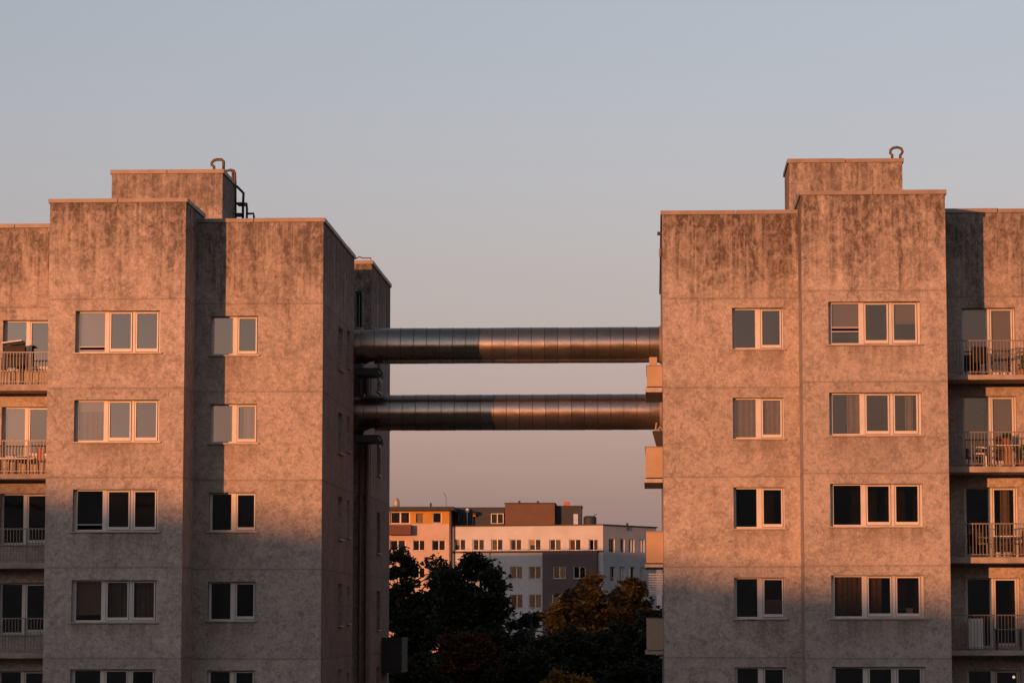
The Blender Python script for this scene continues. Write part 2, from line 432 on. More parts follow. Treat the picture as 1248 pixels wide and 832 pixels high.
deco = [[('blind',0,.86,'blind_grey'),('open',0,.03,.12)], [('blind',0,.24,'blind'),('curtain',0,0,1,'brown_fabric')], [('open',0,.02,.13)], [('blind',0,.84,'blind'),('curtain',1,0,1,'curtain_dark'),('curtain',2,.1,.9,'curtain_dark')], []]
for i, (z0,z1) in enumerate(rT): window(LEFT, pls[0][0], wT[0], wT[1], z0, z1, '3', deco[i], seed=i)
# main wall
tops = [384.8,492,599.8,708.5,816.5]; rM = rows(tops, [t+47.5 for t in tops], 285, DL)
a, b = P(254.3,620,DL).x, P(312.3,620,DL).x
jM = P(320,370,DL).z
mMain = concrete('concrete_left_wall', zMT, jM, jM-P(320,477.2,DL).z, a, b, rM[0][0], 2)
mSide = concrete('concrete_left_side', zMT, jM, jM-P(320,477.2,DL).z, seed=3, base=(.275,.23,.215), side=True, heavy=1.1)  # darker than the front; some shade of this side put into the colour
def sidewin(px0, px1, py0, py1, X):
    A = PXp(px0, (py0+py1)/2, X).y; B = PXp(px1, (py0+py1)/2, X).y
    ym = (A+B)/2; d = ray((px0+px1)/2, py0); z1 = CZ+d.z*X/d.x; d = ray((px0+px1)/2, py1); z0 = CZ+d.z*X/d.x
    return A, B, z0, z1
fpM = [(xTR-.4,DL),(xMR,DL),(xMR,y_back),(xTR-.4,y_back)]
hs = []
for k, (a0, b0) in enumerate([(399,451),(503,552.5),(605,657),(711,762),(815,866)]):
    for (q0,q1,sh) in ((412.4,417.6,0),(423.2,426.4,4)):
        A,B,z0,z1 = sidewin(q0-k*.15,q1-k*.15,a0+sh,b0-sh*.6,xMR); hs.append((A-DL,B-DL,z0,z1))
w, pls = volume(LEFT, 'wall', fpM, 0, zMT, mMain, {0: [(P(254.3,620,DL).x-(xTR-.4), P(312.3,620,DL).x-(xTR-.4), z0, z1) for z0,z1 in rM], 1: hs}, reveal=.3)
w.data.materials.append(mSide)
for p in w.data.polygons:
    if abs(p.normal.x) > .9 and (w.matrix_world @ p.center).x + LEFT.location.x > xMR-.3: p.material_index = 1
deco = [[('blind',0,1,'blind_grey')],[('blind',0,.93,'blind_grey'),('curtain',1,.3,1,'curtain')],[],[],[]]
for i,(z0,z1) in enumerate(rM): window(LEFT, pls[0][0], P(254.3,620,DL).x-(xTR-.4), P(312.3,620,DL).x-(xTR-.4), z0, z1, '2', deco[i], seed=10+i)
for i,(u0,u1,z0,z1) in enumerate(hs): window(LEFT, pls[1][0], u0, u1, z0, z1, 'slit', seed=30+i)
# rear wing beyond the recess, and the recess wall the ducts come out of
DB = 102.8; xB = P(452,540,DB).x; zB = P(445,321,DB).z; yB2 = PXp(475,540,xB).y
plB = Pl((xB,DB),(0,1)); hb = []
for (p0,p1,t0,t1) in ((459.3,463.6,537.5,579),(459.2,463.3,624,674),(458.9,463.1,720,767),(458.7,462.8,812,860),(459.3,463.6,432,478)):
    A,B,z0,z1 = sidewin(p0,p1,t0,t1,xB); hb.append((A-DB,B-DB,z0,z1))
xBL = xMR-3.2
dz0, dz1 = P(437,400,DB).z, P(437,355,DB).z
hf = [(P(433,377,DB).x-xBL, P(441,377,DB).x-xBL, dz0, dz1)]
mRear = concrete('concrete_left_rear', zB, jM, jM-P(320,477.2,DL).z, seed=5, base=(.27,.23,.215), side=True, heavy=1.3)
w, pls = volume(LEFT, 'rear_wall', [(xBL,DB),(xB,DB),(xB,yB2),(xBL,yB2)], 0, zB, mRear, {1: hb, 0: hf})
for i,h in enumerate(hb): window(LEFT, pls[1][0], *h, 'slit', seed=50+i)
window(LEFT, pls[0][0], *hf[0], 'far', seed=60)
bm = bmesh.new(); wbox(bm, xBL, xMR-1.6, y_back+.004, DB-.004, 0, min(zB,zMT)-.3); obj('recess_wall', bm, mRear, LEFT)
# downpipes in the recess
for px_, rr in ((439.5,.06),(447.5,.09)):
    bm = bmesh.new(); x = P(px_,600,DB-.15).x; tube(bm, [(x,DB-.15,0),(x,DB-.15,P(439,448,DB).z)], rr, 10)
    obj('downpipe', bm, M['drain'], LEFT, True)
# thin rail over rear wing
bm = bmesh.new(); z = P(440,314.5,DB+.4).z; x1 = P(452,315,DB+.4).x
tube(bm, [(x1-2.2,DB+.4,z-.02),(x1-.5,DB+.4,z),(x1-.42,DB+.4,z+.05),(x1-.3,DB+.4,z),(x1,DB+.4,z),(x1,DB+.4,zB)], .025, 6); obj('roof_rail', bm, M['ladder'], LEFT)
# balcony wall at far left
DLL = 91.0; zLL = P(30,277,DLL).z
xLL = P(-60,540,DLL).x - 2.0
topsL = [390,495.5,601,710,817]
rL = [(P(30, 448 if i==0 else t+65, DLL).z, P(30,t,DLL).z) for i,t in enumerate(topsL)]
rL = [(z1-1.62, z1) for z0,z1 in rL]
mLL = concrete('concrete_left_balcony_wall', zLL, P(30,374.5,DLL).z, SP*1.0, seed=8)
plL = Pl((xLL,DLL),(1,0))
doors = [(P(1.5,530,DLL).x-xLL, P(60.5,530,DLL).x-xLL), (P(-58,530,DLL).x-xLL, P(-14,530,DLL).x-xLL)]
holL = [(d0,d1,z0,z1) for d0,d1 in doors for z0,z1 in rL]
w, pls = volume(LEFT, 'balcony_wall', [(xLL,DLL),(xTL+.3,DLL),(xTL+.3,y_back-1),(xLL,y_back-1)], 0, zLL, mLL, {0: holL})
decoL = [[],[],[],[],[]]
for j,(d0,d1) in enumerate(doors):
    for i,(z0,z1) in enumerate(rL): window(LEFT, pls[0][0], d0, d1, z0, z1, 'door', [('blind',0,1,'blind_grey')] if (i==1 and j==0) else [], seed=70+i+10*j, sill=True)

def balcony(parent, x0, x1, y0, yw, ztop, th, rail_h, bars=.1, left_ret=True, right_ret=True, barw=.0095):
    """concrete slab with a picket railing; y0 front, yw wall"""
    bm = bmesh.new(); wbox(bm, x0, x1, y0, yw-.003, ztop-th, ztop); s = obj('balcony', bm, M['slab'], parent, bevel=.015)
    bm = bmesh.new(); yr = y0+.06; r = .02
    wbox(bm, x0+.03, x1-.03, yr-.022, yr+.022, ztop+rail_h-.035, ztop+rail_h)
    wbox(bm, x0+.03, x1-.03, yr-.015, yr+.015, ztop+.07, ztop+.095)
    n = int((x1-x0-.1)/bars)
    rnd = random.Random(int(x0*100))
    for i in range(n+1):
        x = x0+.05+(x1-x0-.1)*i/n + rnd.uniform(-.003,.003)
        wbox(bm, x-barw, x+barw, yr-.010, yr+.010, ztop+.095, ztop+rail_h-.035)
    for side, xx in ((left_ret,x0+.03),(right_ret,x1-.03)):
        if not side: continue
        wbox(bm, xx-.02, xx+.02, yr+.025, yw-.01, ztop+rail_h-.035, ztop+rail_h)
        wbox(bm, xx-.012, xx+.012, yr+.025, yw-.01, ztop+.07, ztop+.095)
        y = yr+.12
        while y < yw-.05: wbox(bm, xx-.009, xx+.009, y-.009, y+.009, ztop+.095, ztop+rail_h-.035); y += .11
    i = 0
    while x0+.08+i*1.4 < x1: # posts fixed through the slab
        x = x0+.08+i*1.4; wbox(bm, x-.02, x+.02, yr+.012, yr+.045, ztop, ztop+rail_h-.04); i += 1
    obj('railing', bm, M['rail'], s)
    return s
DLB = 89.75
for (yt, yb, yr) in ((468,476,428.3),(577,583.5,536),(685.5,692.5,643.3),(795,802,752.5)):
    zt = P(30,yt,DLB).z; balcony(LEFT, xLL+.5, xTL-.006, DLB, DLL, zt, zt-P(30,yb,DLB).z, P(30,yr,DLB).z-zt, .1, True, False)
# balcony on the far end of the right-hand side, behind the rear wing
yy = yB2-.4
bm = bmesh.new(); A = P(497,775,yy+.0); z1 = P(486,776,yy).z; z0 = P(486,812,yy).z
wbox(bm, xB+.002, A.x, yB2-3, yB2-.5, z0-.18, z0)
wbox(bm, xB+.002, A.x, yB2-3.0, yB2-2.93, z0, z1); wbox(bm, A.x-.07, A.x-.001, yB2-2.93, yB2-.5, z0, z1)
obj('side_balcony', bm, simple('grey_side_balcony', (.03,.03,.028), .8), LEFT)
# penthouse
DP = 95.0; xPL, xPR = P(136,240,DP).x, P(271,240,DP).x; zP = P(200,211,DP).z; yP2 = PXp(284.6,225,xPR).y
mPent = concrete('concrete_left_penthouse', zP, zP-4, SP, seed=11, heavy=.8)
volume(LEFT, 'penthouse', [(xPL,DP),(xPR,DP),(xPR,yP2),(xPL,yP2)], zMT-.5, zP, mPent)

# roof ladder
def path(pts, D): return [P(x,y,D) for x,y in pts]
LDR = bmesh.new(); DLd = yP2+.25
rad = .045
tube(LDR, path([(260.8,209),(260.8,203),(258,201),(258,198.5),(261,195.5),(264,194.6),(270,194.6),(272.5,197),(272.6,200),(272.2,208)], DP+.8), .05, 8)
tube(LDR, path([(273,209),(281,207.2),(284.8,208),(286.3,211),(286.8,225),(287,266)], DLd), rad, 8)
tube(LDR, path([(273.4,208.7),(280,207.6),(283.6,209.5),(283.8,224),(283.9,266)], DLd+.55), rad*.9, 8)
z = P(287,264,DLd).z
while z < P(287,212,DLd).z:
    tube(LDR, [Vector((P(286.9,240,DLd).x, DLd, z)), Vector((P(283.9,240,DLd+.55).x, DLd+.55, z))], .02, 6); z += .3
ldr = obj('roof_ladder', LDR, M['ladder'], LEFT, True)
bm = bmesh.new()
tube(bm, path([(284.5,225.5),(289,227.5),(296.8,235.5),(296.2,250),(296,266)], DLd+.1), .045, 8)
tube(bm, path([(296.5,247.8),(300.5,248),(301,255),(300.8,266)], DLd+.1), .04, 8)
tube(bm, path([(300.6,260.5),(309,260.3),(309.6,266)], DLd+.1), .04, 8)
obj('ladder_handrail', bm, M['black_iron'], ldr, True)
bm = bmesh.new()
for (q0,q1,yy_) in ((288.5,297.5,247.5),(286,295,260.5)):
    A = P(q0,yy_,DLd+.1); B = P(q1,yy_+2,DLd+.1); wbox(bm, A.x, B.x, DLd-.1, DLd+.6, B.z+.01, A.z)
obj('ladder_step', bm, M['black_iron'], ldr)

# ---------- right block
xRL = P(808.3,540,DR).x; xRT = P(979,540,DRT).x; xRR = P(1156,540,DRT).x
zR = P(890,260.5,DR).z; zRT = P(1060,236.5,DRT).z; zRR = P(1200,258.5,DRR).z
RIGHT = thing('apartment_block', 'right concrete apartment block, brightly lit, with small box balconies on its left edge', 'apartment block', (xRT,95,0))
tops = [367.3,478,589,700.7,812]; rRT = rows(tops, [t+52 for t in tops], 1065, DRT)
a, b = P(1012,620,DRT).x, P(1125,620,DRT).x
jRT = P(1060,354,DRT).z
mRT = concrete('concrete_right_tower', zRT, jRT, jRT-P(1060,465,DRT).z, a, b, rRT[0][0], 21, heavy=1.1)
w, pls = volume(RIGHT, 'tower_wall', [(xRT,DRT),(xRR,DRT),(xRR,DRR+.6),(xRT,DRR+.6)], 0, zRT, mRT, {0: [(a-xRT,b-xRT,z0,z1) for z0,z1 in rRT]})
deco = [[('blind',0,.60,'blind'),('open',0,.30,.40),('blind',2,.52,'blind')],[('curtain',0,.55,1,'curtain'),('curtain',2,.5,.85,'curtain')],[],[('curtain',0,0,1,'curtain_dark'),('curtain',1,.05,.6,'curtain_dark'),('boxon',2,'white_plastic')],[]]
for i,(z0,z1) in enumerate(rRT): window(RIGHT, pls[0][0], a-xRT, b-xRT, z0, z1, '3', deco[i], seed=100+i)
tops = [375,484.3,593.5,703.3,812.5]; rR = rows(tops, [t+50 for t in tops], 925, DR)
a, b = P(894,620,DR).x, P(956.5,620,DR).x
jR = P(890,363.7,DR).z
mR = concrete('concrete_right_wall', zR, jR, jR-P(890,472,DR).z, a, b, rR[0][0], 22, heavy=1.2)
w, pls = volume(RIGHT, 'wall', [(xRL,DR),(xRT+.4,DR),(xRT+.4,112),(xRL,112)], 0, zR, mR, {0: [(a-xRL,b-xRL,z0,z1) for z0,z1 in rR]})
deco = [[],[('curtain',0,0,1,'curtain'),('curtain',1,0,1,'curtain')],[],[('low',1,.42,'white_plastic')],[]]
for i,(z0,z1) in enumerate(rR): window(RIGHT, pls[0][0], a-xRL, b-xRL, z0, z1, '2', deco[i], seed=120+i)
# balcony side wall on the right
xE = xRR+9
topsR = [375,482.5,593.4,703.7,816]
rRR = [(P(1200,t,DRR).z-2.18, P(1200,t,DRR).z) for t in topsR]
d0, d1 = P(1174,530,DRR).x-xRR+.3, P(1239.5,530,DRR).x-xRR+.3
mRR = concrete('concrete_right_balcony_wall', zRR, P(1200,361.5,DRR).z, SP, seed=25)
hol = [(d0,d1,z0,z1) for z0,z1 in rRR]+[(d0+3.4,d1+3.4,z0,z1) for z0,z1 in rRR]
w, pls = volume(RIGHT, 'balcony_wall', [(xRR-.3,DRR),(xE,DRR),(xE,105),(xRR-.3,105)], 0, zRR, mRR, {0: hol})
deco = [[('blind',0,1,'blind_grey'),('blind',1,1,'blind')],[('curtain',0,.0,.9,'curtain_dark'),('blind',1,1,'blind_grey')],[('curtain',1,.35,.8,'curtain')],[],[]]
for i,(z0,z1) in enumerate(rRR): window(RIGHT, pls[0][0], d0, d1, z0, z1, 'door', deco[i], seed=140+i, sill=False)
for i,(z0,z1) in enumerate(rRR): window(RIGHT, pls[0][0], d0+3.4, d1+3.4, z0, z1, 'door', [], seed=160+i, sill=False)
DRB = 89.7
BAL = []
for (yt, yb, yr) in ((456.3,462.5,414),(568,575.3,525.6),(678.5,686,637),(792,798.5,748.5)):
    zt = P(1200,yt,DRB).z; BAL.append(zt)
    balcony(RIGHT, xRR+.006, xE-.3, DRB, DRR, zt, zt-P(1200,yb,DRB).z, P(1200,yr,DRB).z-zt, .104, False, True)
# penthouse
DQ = 93.6; x0, x1 = P(961.5,230,DQ).x, P(1100,230,DQ).x; zQ = P(1030,197.5,DQ).z; yq = 96.6
volume(RIGHT, 'penthouse', [(x0,DQ),(x1,DQ),(x1,yq),(x0,yq)], zR-.5, zQ, concrete('concrete_right_penthouse', zQ, zQ-4, SP, seed=31, heavy=.9))
bm = bmesh.new(); tube(bm, path([(1087.3,194),(1087.3,189),(1085,187),(1085.3,183),(1088.5,180.4),(1094,179.7),(1098.5,181.3),(1100,185),(1098.5,188),(1097.2,189),(1097.2,194)], DQ+.4), .045, 8)
obj('roof_handrail', bm, M['ladder'], RIGHT, True)
# small stubs high on the left edge
bm = bmesh.new(); A = P(803,284.5,92); wbox(bm, P(801,284,92).x, xRL+.01, 91.9, 92.1, A.z-.05, A.z+.04); obj('wall_bracket', bm, M['black_iron'], RIGHT)
bm = bmesh.new(); x = xRL-.05; tube(bm, [(x,93,P(805,313,93).z),(x,93,P(805,303,93).z)], .045, 8); obj('vent_pipe', bm, M['drain'], RIGHT)
# box balconies on the left edge
plS = None
for k,(yt,yb,ys,xl,D0) in enumerate(((446,472,478,788.3,94),(545,583,588,786.8,94),(648,687,691,787.5,94),(753.5,793,797,788,94),(858,898,903,788,94))):
    xl_ = P(xl,(yt+yb)/2,D0).x; z1 = P(797,yt,D0).z; z0 = P(797,yb,D0).z; zs = P(797,ys,D0).z; D1 = 98.2
    bm = bmesh.new(); wbox(bm, xl_-.05, xRL-.003, D0-.05, D1+.05, zs, z0); sb = obj('box_balcony', bm, M['sill'], RIGHT, bevel=.01)
    bm = bmesh.new(); t = .05
    wbox(bm, xl_, xRL-.003, D0, D0+t, z0+.035, z1); wbox(bm, xl_, xl_+t, D0+t, D1, z0+.035, z1); wbox(bm, xl_+t, xRL-.003, D1-t, D1-.001, z0+.035, z1)
    obj('cladding', bm, M['panel'], sb)
    bm = bmesh.new(); wbox(bm, xl_-.02, xRL-.004, D0-.02, D0+t+.02, z1+.002, z1+.035); wbox(bm, xl_-.02, xl_+t+.02, D0+t+.02, D1, z1+.002, z1+.035); obj('top_rail', bm, M['rail'], sb)
# louvre under the third box balcony
bm = bmesh.new(); zt, zb = P(797,697,95).z, P(797,724,95).z; n = 9
for i in range(n):
    z = zb+(zt-zb)*i/n; wbox(bm, P(790.5,710,95).x, xRL-.01, 95, 95.05, z, z+(zt-zb)/n*.52)
obj('louvre_screen', bm, M['white_plastic'], RIGHT)

# ------------------------------------------------------------------ ducts
DD = 101.0
grpD = 'ducts bridging the two blocks'
for k,(yc, lab) in enumerate(((419.9,'upper of the two round metal ducts spanning between the concrete blocks'),(501.3,'lower of the two round metal ducts spanning between the concrete blocks'))):
    DD = 101.0 + .9*k
    zc = P(624,yc+1,DD).z; r = 22.0/F*DD*math.cos(PITCH)
    xa, xb = xMR-1.62, xRL+.02
    t = thing('overhead_duct', lab, 'duct', (xa, DD, zc), grpD)
    bm = bmesh.new(); rnd = random.Random(k+4); nseg = 64; prof = []
    x = xa; seg = .462; i = 0
    while x < xb-.03:
        x2 = min(x+seg, xb); dr = rnd.uniform(-.004,.004)
        prof += [(x, r+dr-.010), (x+.016, r+dr), (x2-.030, r+dr), (x2-.026, r+dr+.012), (x2-.002, r+dr+.012)]
        x = x2
    def ring_at(x, rr): return [bm.verts.new((x, DD+rr*math.cos(2*math.pi*j/nseg), zc+rr*math.sin(2*math.pi*j/nseg))) for j in range(nseg)]
    for (xa_, ra), (xb_, rb_) in zip(prof, prof[1:]):      # each strip keeps its own edge loops, so the lock seams stay crisp
        A_, B_ = ring_at(xa_, ra), ring_at(xb_, rb_)
        for j in range(nseg): bm.faces.new((A_[j], A_[(j+1)%nseg], B_[(j+1)%nseg], B_[j]))
    o = obj('duct_sheet', bm, M['duct'], t, True)
    # end collar against the right block
    for xe, nm in ((xb-.10,'end_collar'),):
        bm = bmesh.new(); tube(bm, [(xe,DD,zc),(xe+.095,DD,zc)], r+.035, 48); obj(nm, bm, M['coping'], t)
# bracket platforms below the duct ends
DD = 101.0
for (yt, yb) in ((448.5,463.5),(530,545)):
    D0 = 99.4; X0 = xMR-.0; D_ = 100.35
    zt = P(450,yt,D_).z; zm = P(450,yt+6.5,D_).z; zb = P(450,yb,D_).z
    bm = bmesh.new(); xs = P(429,yt,D_).x; xe = P(461,yt,D_).x; xm = P(467,yt,D_).x
    def wedge(bm, pts, y0, y1):
        a_ = [bm.verts.new((x,y0,z)) for x,z in pts]; b_ = [bm.verts.new((x,y1,z)) for x,z in pts]
        bm.faces.new(a_); bm.faces.new(b_[::-1]); n = len(pts)
        for i in range(n): bm.faces.new((a_[i], b_[i], b_[(i+1)%n], a_[(i+1)%n]))
    wedge(bm, [(xMR+.01,zt),(xe-.1,zt),(xm-.1,zm),(xm-.15,zm-.12),(xMR+.9,zb),(xMR+.7,zm-.05),(xMR+.01,zm-.05)], y_back+.05, DD+.75)
    br = obj('duct_bracket', bm, M['black_iron'], LEFT)
    bm = bmesh.new(); x0 = P(442.5,yt-4,D_).x; x1 = P(455.5,yt-4,D_).x
    wedge(bm, [(x0,zt+.01),(x1,zt+.01),(x1,zt+.24),(x1-.16,zt+.20),(x0+.05,zt+.12)], y_back+.1, y_back+.35)
    obj('cable_box', bm, M['pale_box'], br)
    bm = bmesh.new(); q = P(466,yt+5,D_); tube(bm, [(q.x-.45,D_,zt),(q.x-.1,D_,zt-.04),(q.x,D_,zt-.2),(q.x-.12,D_,zt-.32)], .035, 6); obj('cable_loop', bm, M['black_iron'], br)

# ------------------------------------------------------------------ balcony furniture
def chair(name, label, x, y, z, mat, rot=0, h=.85, w=.46, group=None):
    t = thing(name, label, 'chair', (x,y,z), group); t.rotation_euler = (0,0,rot)
    def add(nm, boxes):
        bm = bmesh.new()
        for b_ in boxes: wbox(bm, *b_)
        bmesh.ops.bevel(bm, geom=bm.edges[:], offset=.006, segments=1, affect='EDGES')
        bmesh.ops.recalc_face_normals(bm, faces=bm.faces[:])
        me = bpy.data.meshes.new(nm); bm.to_mesh(me); bm.free(); me.materials.append(M[mat])
        o = bpy.data.objects.new(nm, me); COL.objects.link(o); o.parent = t
    add('seat', [(-w/2,w/2,-w/2,w/2,.41,.45)])
    add('backrest', [(-w/2,w/2,w/2-.035,w/2,.451,h)])
    for sx in (-1,1):
        for sy in (-1,1): add('leg', [(sx*(w/2-.03)-.018, sx*(w/2-.03)+.018, sy*(w/2-.04)-.018, sy*(w/2-.04)+.018, 0, .409)])
    for sx in (-1,1): add('armrest', [(sx*(w/2-.0)-.02, sx*(w/2-.0)+.02, -w/2+.02, w/2-.04, .62, .645)])
    return t
def table(name, label, x, y, z, w, d, h, topmat, legmat, panel=False):
    t = thing(name, label, 'table', (x,y,z))
    def add(nm, b_, m_):
        bm = bmesh.new(); wbox(bm, *b_)
        bmesh.ops.bevel(bm, geom=bm.edges[:], offset=.006, segments=1, affect='EDGES')
        bmesh.ops.recalc_face_normals(bm, faces=bm.faces[:])
        me = bpy.data.meshes.new(nm); bm.to_mesh(me); bm.free(); me.materials.append(M[m_])
        o = bpy.data.objects.new(nm, me); COL.objects.link(o); o.parent = t
    add('tabletop', (-w/2,w/2,-d/2,d/2,h-.035,h), topmat)
    for sx in (-1,1):
        for sy in (-1,1): add('leg', (sx*(w/2-.05)-.02, sx*(w/2-.05)+.02, sy*(d/2-.05)-.02, sy*(d/2-.05)+.02, 0, h-.036), legmat)
    if panel: add('side_panel', (-.02,.25,-d/2+.08,-d/2+.1,0.02,h-.04), 'brown_fabric')
    return t
def pot_plant(label, x, y, z, h, r, seed, mat='leaf_pot', group=None):
    t = thing('potted_plant', label, 'plant', (x,y,z), group)
    bm = bmesh.new(); tube(bm, [(x,y,z),(x,y,z+.22)], [.09,.13], 12); obj('pot', bm, M['terracotta'], t, True)
    bm = bmesh.new(); rnd = random.Random(seed)
    for i in range(140):
        a_ = rnd.uniform(0,6.28); rr = r*rnd.random()**.5; zz = z+.22+(h-.22)*rnd.random()
        c = Vector((x+rr*math.cos(a_), y+rr*math.sin(a_)*.7, zz)); s_ = rnd.uniform(.03,.07)
        u = Vector((rnd.uniform(-1,1),rnd.uniform(-1,1),rnd.uniform(-1,1))).normalized(); v = u.cross(Vector((rnd.uniform(-1,1),.3,rnd.uniform(-1,1)))).normalized()
        quad(bm, [c-u*s_, c-v*s_*.5, c+u*s_, c+v*s_*.5])
    for i in range(6):
        a_ = i; tube(bm, [(x,y,z+.2),(x+r*.5*math.cos(a_),y+r*.5*math.sin(a_),z+h*.8)], .008, 4)
    obj('foliage', bm, M[mat], t); return t
yb_ = 90.35
def bx(px, py, D=yb_): return P(px,py,D).x
zb = BAL
chair('rattan_chair', 'dark rattan armchair on the top right balcony', bx(1190,440), yb_+.1, zb[0], 'dark_wood', 3.5, .92, .55)
t = thing('clothes_airer', 'low clothes airer on the top right balcony', 'clothes airer', (bx(1224,440), yb_+.3, zb[0]))
x0, x1 = bx(1208,440), bx(1241,440)
bm = bmesh.new()
for dy in (0,.12,.24,.36): tube(bm, [(x0,yb_+.1+dy,zb[0]+.66+dy*.1),(x1,yb_+.1+dy,zb[0]+.70+dy*.1)], .01, 6)
obj('drying_bar', bm, M['rail'], t)
for xx in (x0+.05, x1-.05):
    bm = bmesh.new(); tube(bm, [(xx,yb_+.05,zb[0]),(xx,yb_+.45,zb[0]+.68)], .012, 6); tube(bm, [(xx,yb_+.45,zb[0]),(xx,yb_+.05,zb[0]+.66)], .012, 6); obj('leg', bm, M['rail'], t)
pot_plant('tall leafy plant at the right edge of the top right balcony', bx(1246,440), yb_+.1, zb[0], .85, .16, 3)
table('balcony_table', 'white topped table with a wooden side panel on the second right balcony', bx(1224,550), yb_+.15, zb[1], .92, .6, .70, 'white_plastic', 'dark_wood', True)
chair('garden_chair', 'pale plastic chair left of the white topped table', bx(1194,550), yb_+.2, zb[1], 'white_plastic', 1.3, .72)
pot_plant('small potted plant standing on the white topped table', bx(1228,540), yb_+.25, zb[1]+.70, .42, .14, 5)
pot_plant('potted plant on the floor right of the white topped table', bx(1244,560), yb_+.0, zb[1], .7, .18, 6)
table('balcony_table', 'narrow pale table on the third right balcony', bx(1225,660), yb_+.25, zb[2], .72, .5, .68, 'white_plastic', 'dark_wood')
chair('garden_chair', 'dark chair left of the narrow pale table', bx(1201,660), yb_+.2, zb[2], 'rail', 1.0, .80)
chair('garden_chair', 'brown chair at the right edge beside the narrow pale table', bx(1246,660), yb_+.2, zb[2], 'ladder', -1.0, .85)
# cabinet on the fourth balcony
t = thing('storage_cabinet', 'grey storage cabinet on the fourth right balcony', 'cabinet', (bx(1192,770), yb_+.3, zb[3]))
x0, x1 = bx(1181,770), bx(1199,770)
bm = bmesh.new(); wbox(bm, x0, x1, yb_+.15, yb_+.55, zb[3]+.03, zb[3]+.98); obj('cabinet_body', bm, M['white_plastic'], t, bevel=.01)
for q in (0,1):
    bm = bmesh.new(); xa_ = x0+.015+(x1-x0)*.5*q; wbox(bm, xa_, xa_+(x1-x0)*.5-.03, yb_+.13, yb_+.149, zb[3]+.06, zb[3]+.94); obj('cabinet_door', bm, M['white_plastic'], t)
table('balcony_table', 'dim low table beside the grey storage cabinet', bx(1231,780), yb_+.3, zb[3], .85, .5, .66, 'rail', 'dark_wood')
# left balconies
zl = [P(30,y,DLB).z for y in (468,577,685.5,795)]
yl = 90.3
t = thing('awning_chair', 'black hooded sun chair on the top left balcony', 'sun chair', (P(16,440,yl).x, yl, zl[0]))
x0, x1 = P(4,430,yl).x, P(28.3,430,yl).x; z_c0, z_c1 = P(16,443,yl).z, P(16,418,yl).z
bm = bmesh.new(); wedge(bm, [(x0,z_c1-.03),(x1,z_c1+.05),(x1,z_c1+.085),(x0,z_c1+.005)], yl-.25, yl+.35); obj('canopy', bm, M['white_plastic'], t)
bm = bmesh.new(); wedge(bm, [(x0+.05,z_c0-.02),(x1-.01,z_c0-.02),(x1-.01,z_c1+.03),(x0+.02,z_c1-.05)], yl+.26, yl+.33); wbox(bm, x0+.05, x1-.01, yl-.2, yl+.25, z_c0-.10, z_c0-.03); obj('seat', bm, M['dark_wood'], t)
for xx in (x0+.06, x1-.04):
    for yy_ in (yl-.18, yl+.28):
        bm = bmesh.new(); wbox(bm, xx-.015, xx+.015, yy_-.015, yy_+.015, zl[0], z_c0-.101 if yy_ < yl else z_c0-.021); obj('leg', bm, M['dark_wood'], t)
table('balcony_table', 'long dark table on the second left balcony', P(20,560,yl).x, yl+.1, zl[1], 1.25, .6, .52, 'white_plastic', 'dark_wood')
chair('garden_chair', 'dark chair pushed under the long dark table', P(24,560,yl).x, yl+.32, zl[1], 'dark_wood', 0, .60)
t = thing('folded_towel_rack', 'small rack with a faded red towel on the second left balcony', 'towel rack', (P(50,560,yl).x, yl, zl[1]))
x0, x1 = P(45,560,yl).x, P(53,560,yl).x
bm = bmesh.new(); tube(bm, [(x0,yl,zl[1]),(x0,yl,zl[1]+.85),(x1,yl,zl[1]+.85),(x1,yl,zl[1])], .012, 6); obj('rack_frame', bm, M['rail'], t)
bm = bmesh.new(); curtain(bm, Pl((x0,yl-.02),(1,0)), .01, x1-x0-.01, zl[1]+.45, zl[1]+.87, 0, 4); obj('towel', bm, M['pink_cloth'], t)
# furniture on box balconies (right block, left edge)
chair('garden_chair', 'orange lit chair back above the uppermost box balcony', P(796,440,96).x, 95.2, P(797,472,94).z+.0, 'panel', 0, 1.12, .26)
t = thing('flower_box', 'dark hanging flower box below the lower duct end', 'flower box', (P(800,530,94.1).x, 94.1, P(800,530,94.1).z))
A = P(795,525,94.1); B = P(806,532,94.1); z2 = P(800,543,94.1).z
bm = bmesh.new(); wedge(bm, [(A.x,A.z),(xRL-.01,A.z),(xRL-.01,z2),(A.x+.13,z2)], 94.0, 94.5); obj('planter', bm, M['dark_wood'], t)
bm = bmesh.new(); tube(bm, [(A.x+.10,94.2,A.z),(A.x+.14,94.2,A.z+.28)], .03, 6); tube(bm, [(A.x+.15,94.2,A.z),(A.x+.25,94.2,A.z+.14),(A.x+.34,94.2,A.z+.02)], .03, 6); obj('handle', bm, M['panel'], t)
# a lamp glowing in the lowest visible room, right
lampm = bpy.data.materials.new('lamp_bulb'); lampm.use_nodes = True
nb = lampm.node_tree.nodes['Principled BSDF']; nb.inputs['Emission Color'].default_value = (1,.72,.42,1); nb.inputs['Emission Strength'].default_value = 2.2
q = P(1235.5,824.5,92.4)
t = thing('pendant_lamp', 'small round glowing lamp inside the lowest right room', 'lamp', (q.x,q.y,q.z))
bm = bmesh.new(); bmesh.ops.create_icosphere(bm, subdivisions=3, radius=.045, matrix=Matrix.Translation(q)); obj('bulb', bm, lampm, t, True)
bm = bmesh.new(); tube(bm, [q+Vector((0,0,.045)), q+Vector((0,0,.22))], .005, 5); obj('cord', bm, M['black_iron'], t)

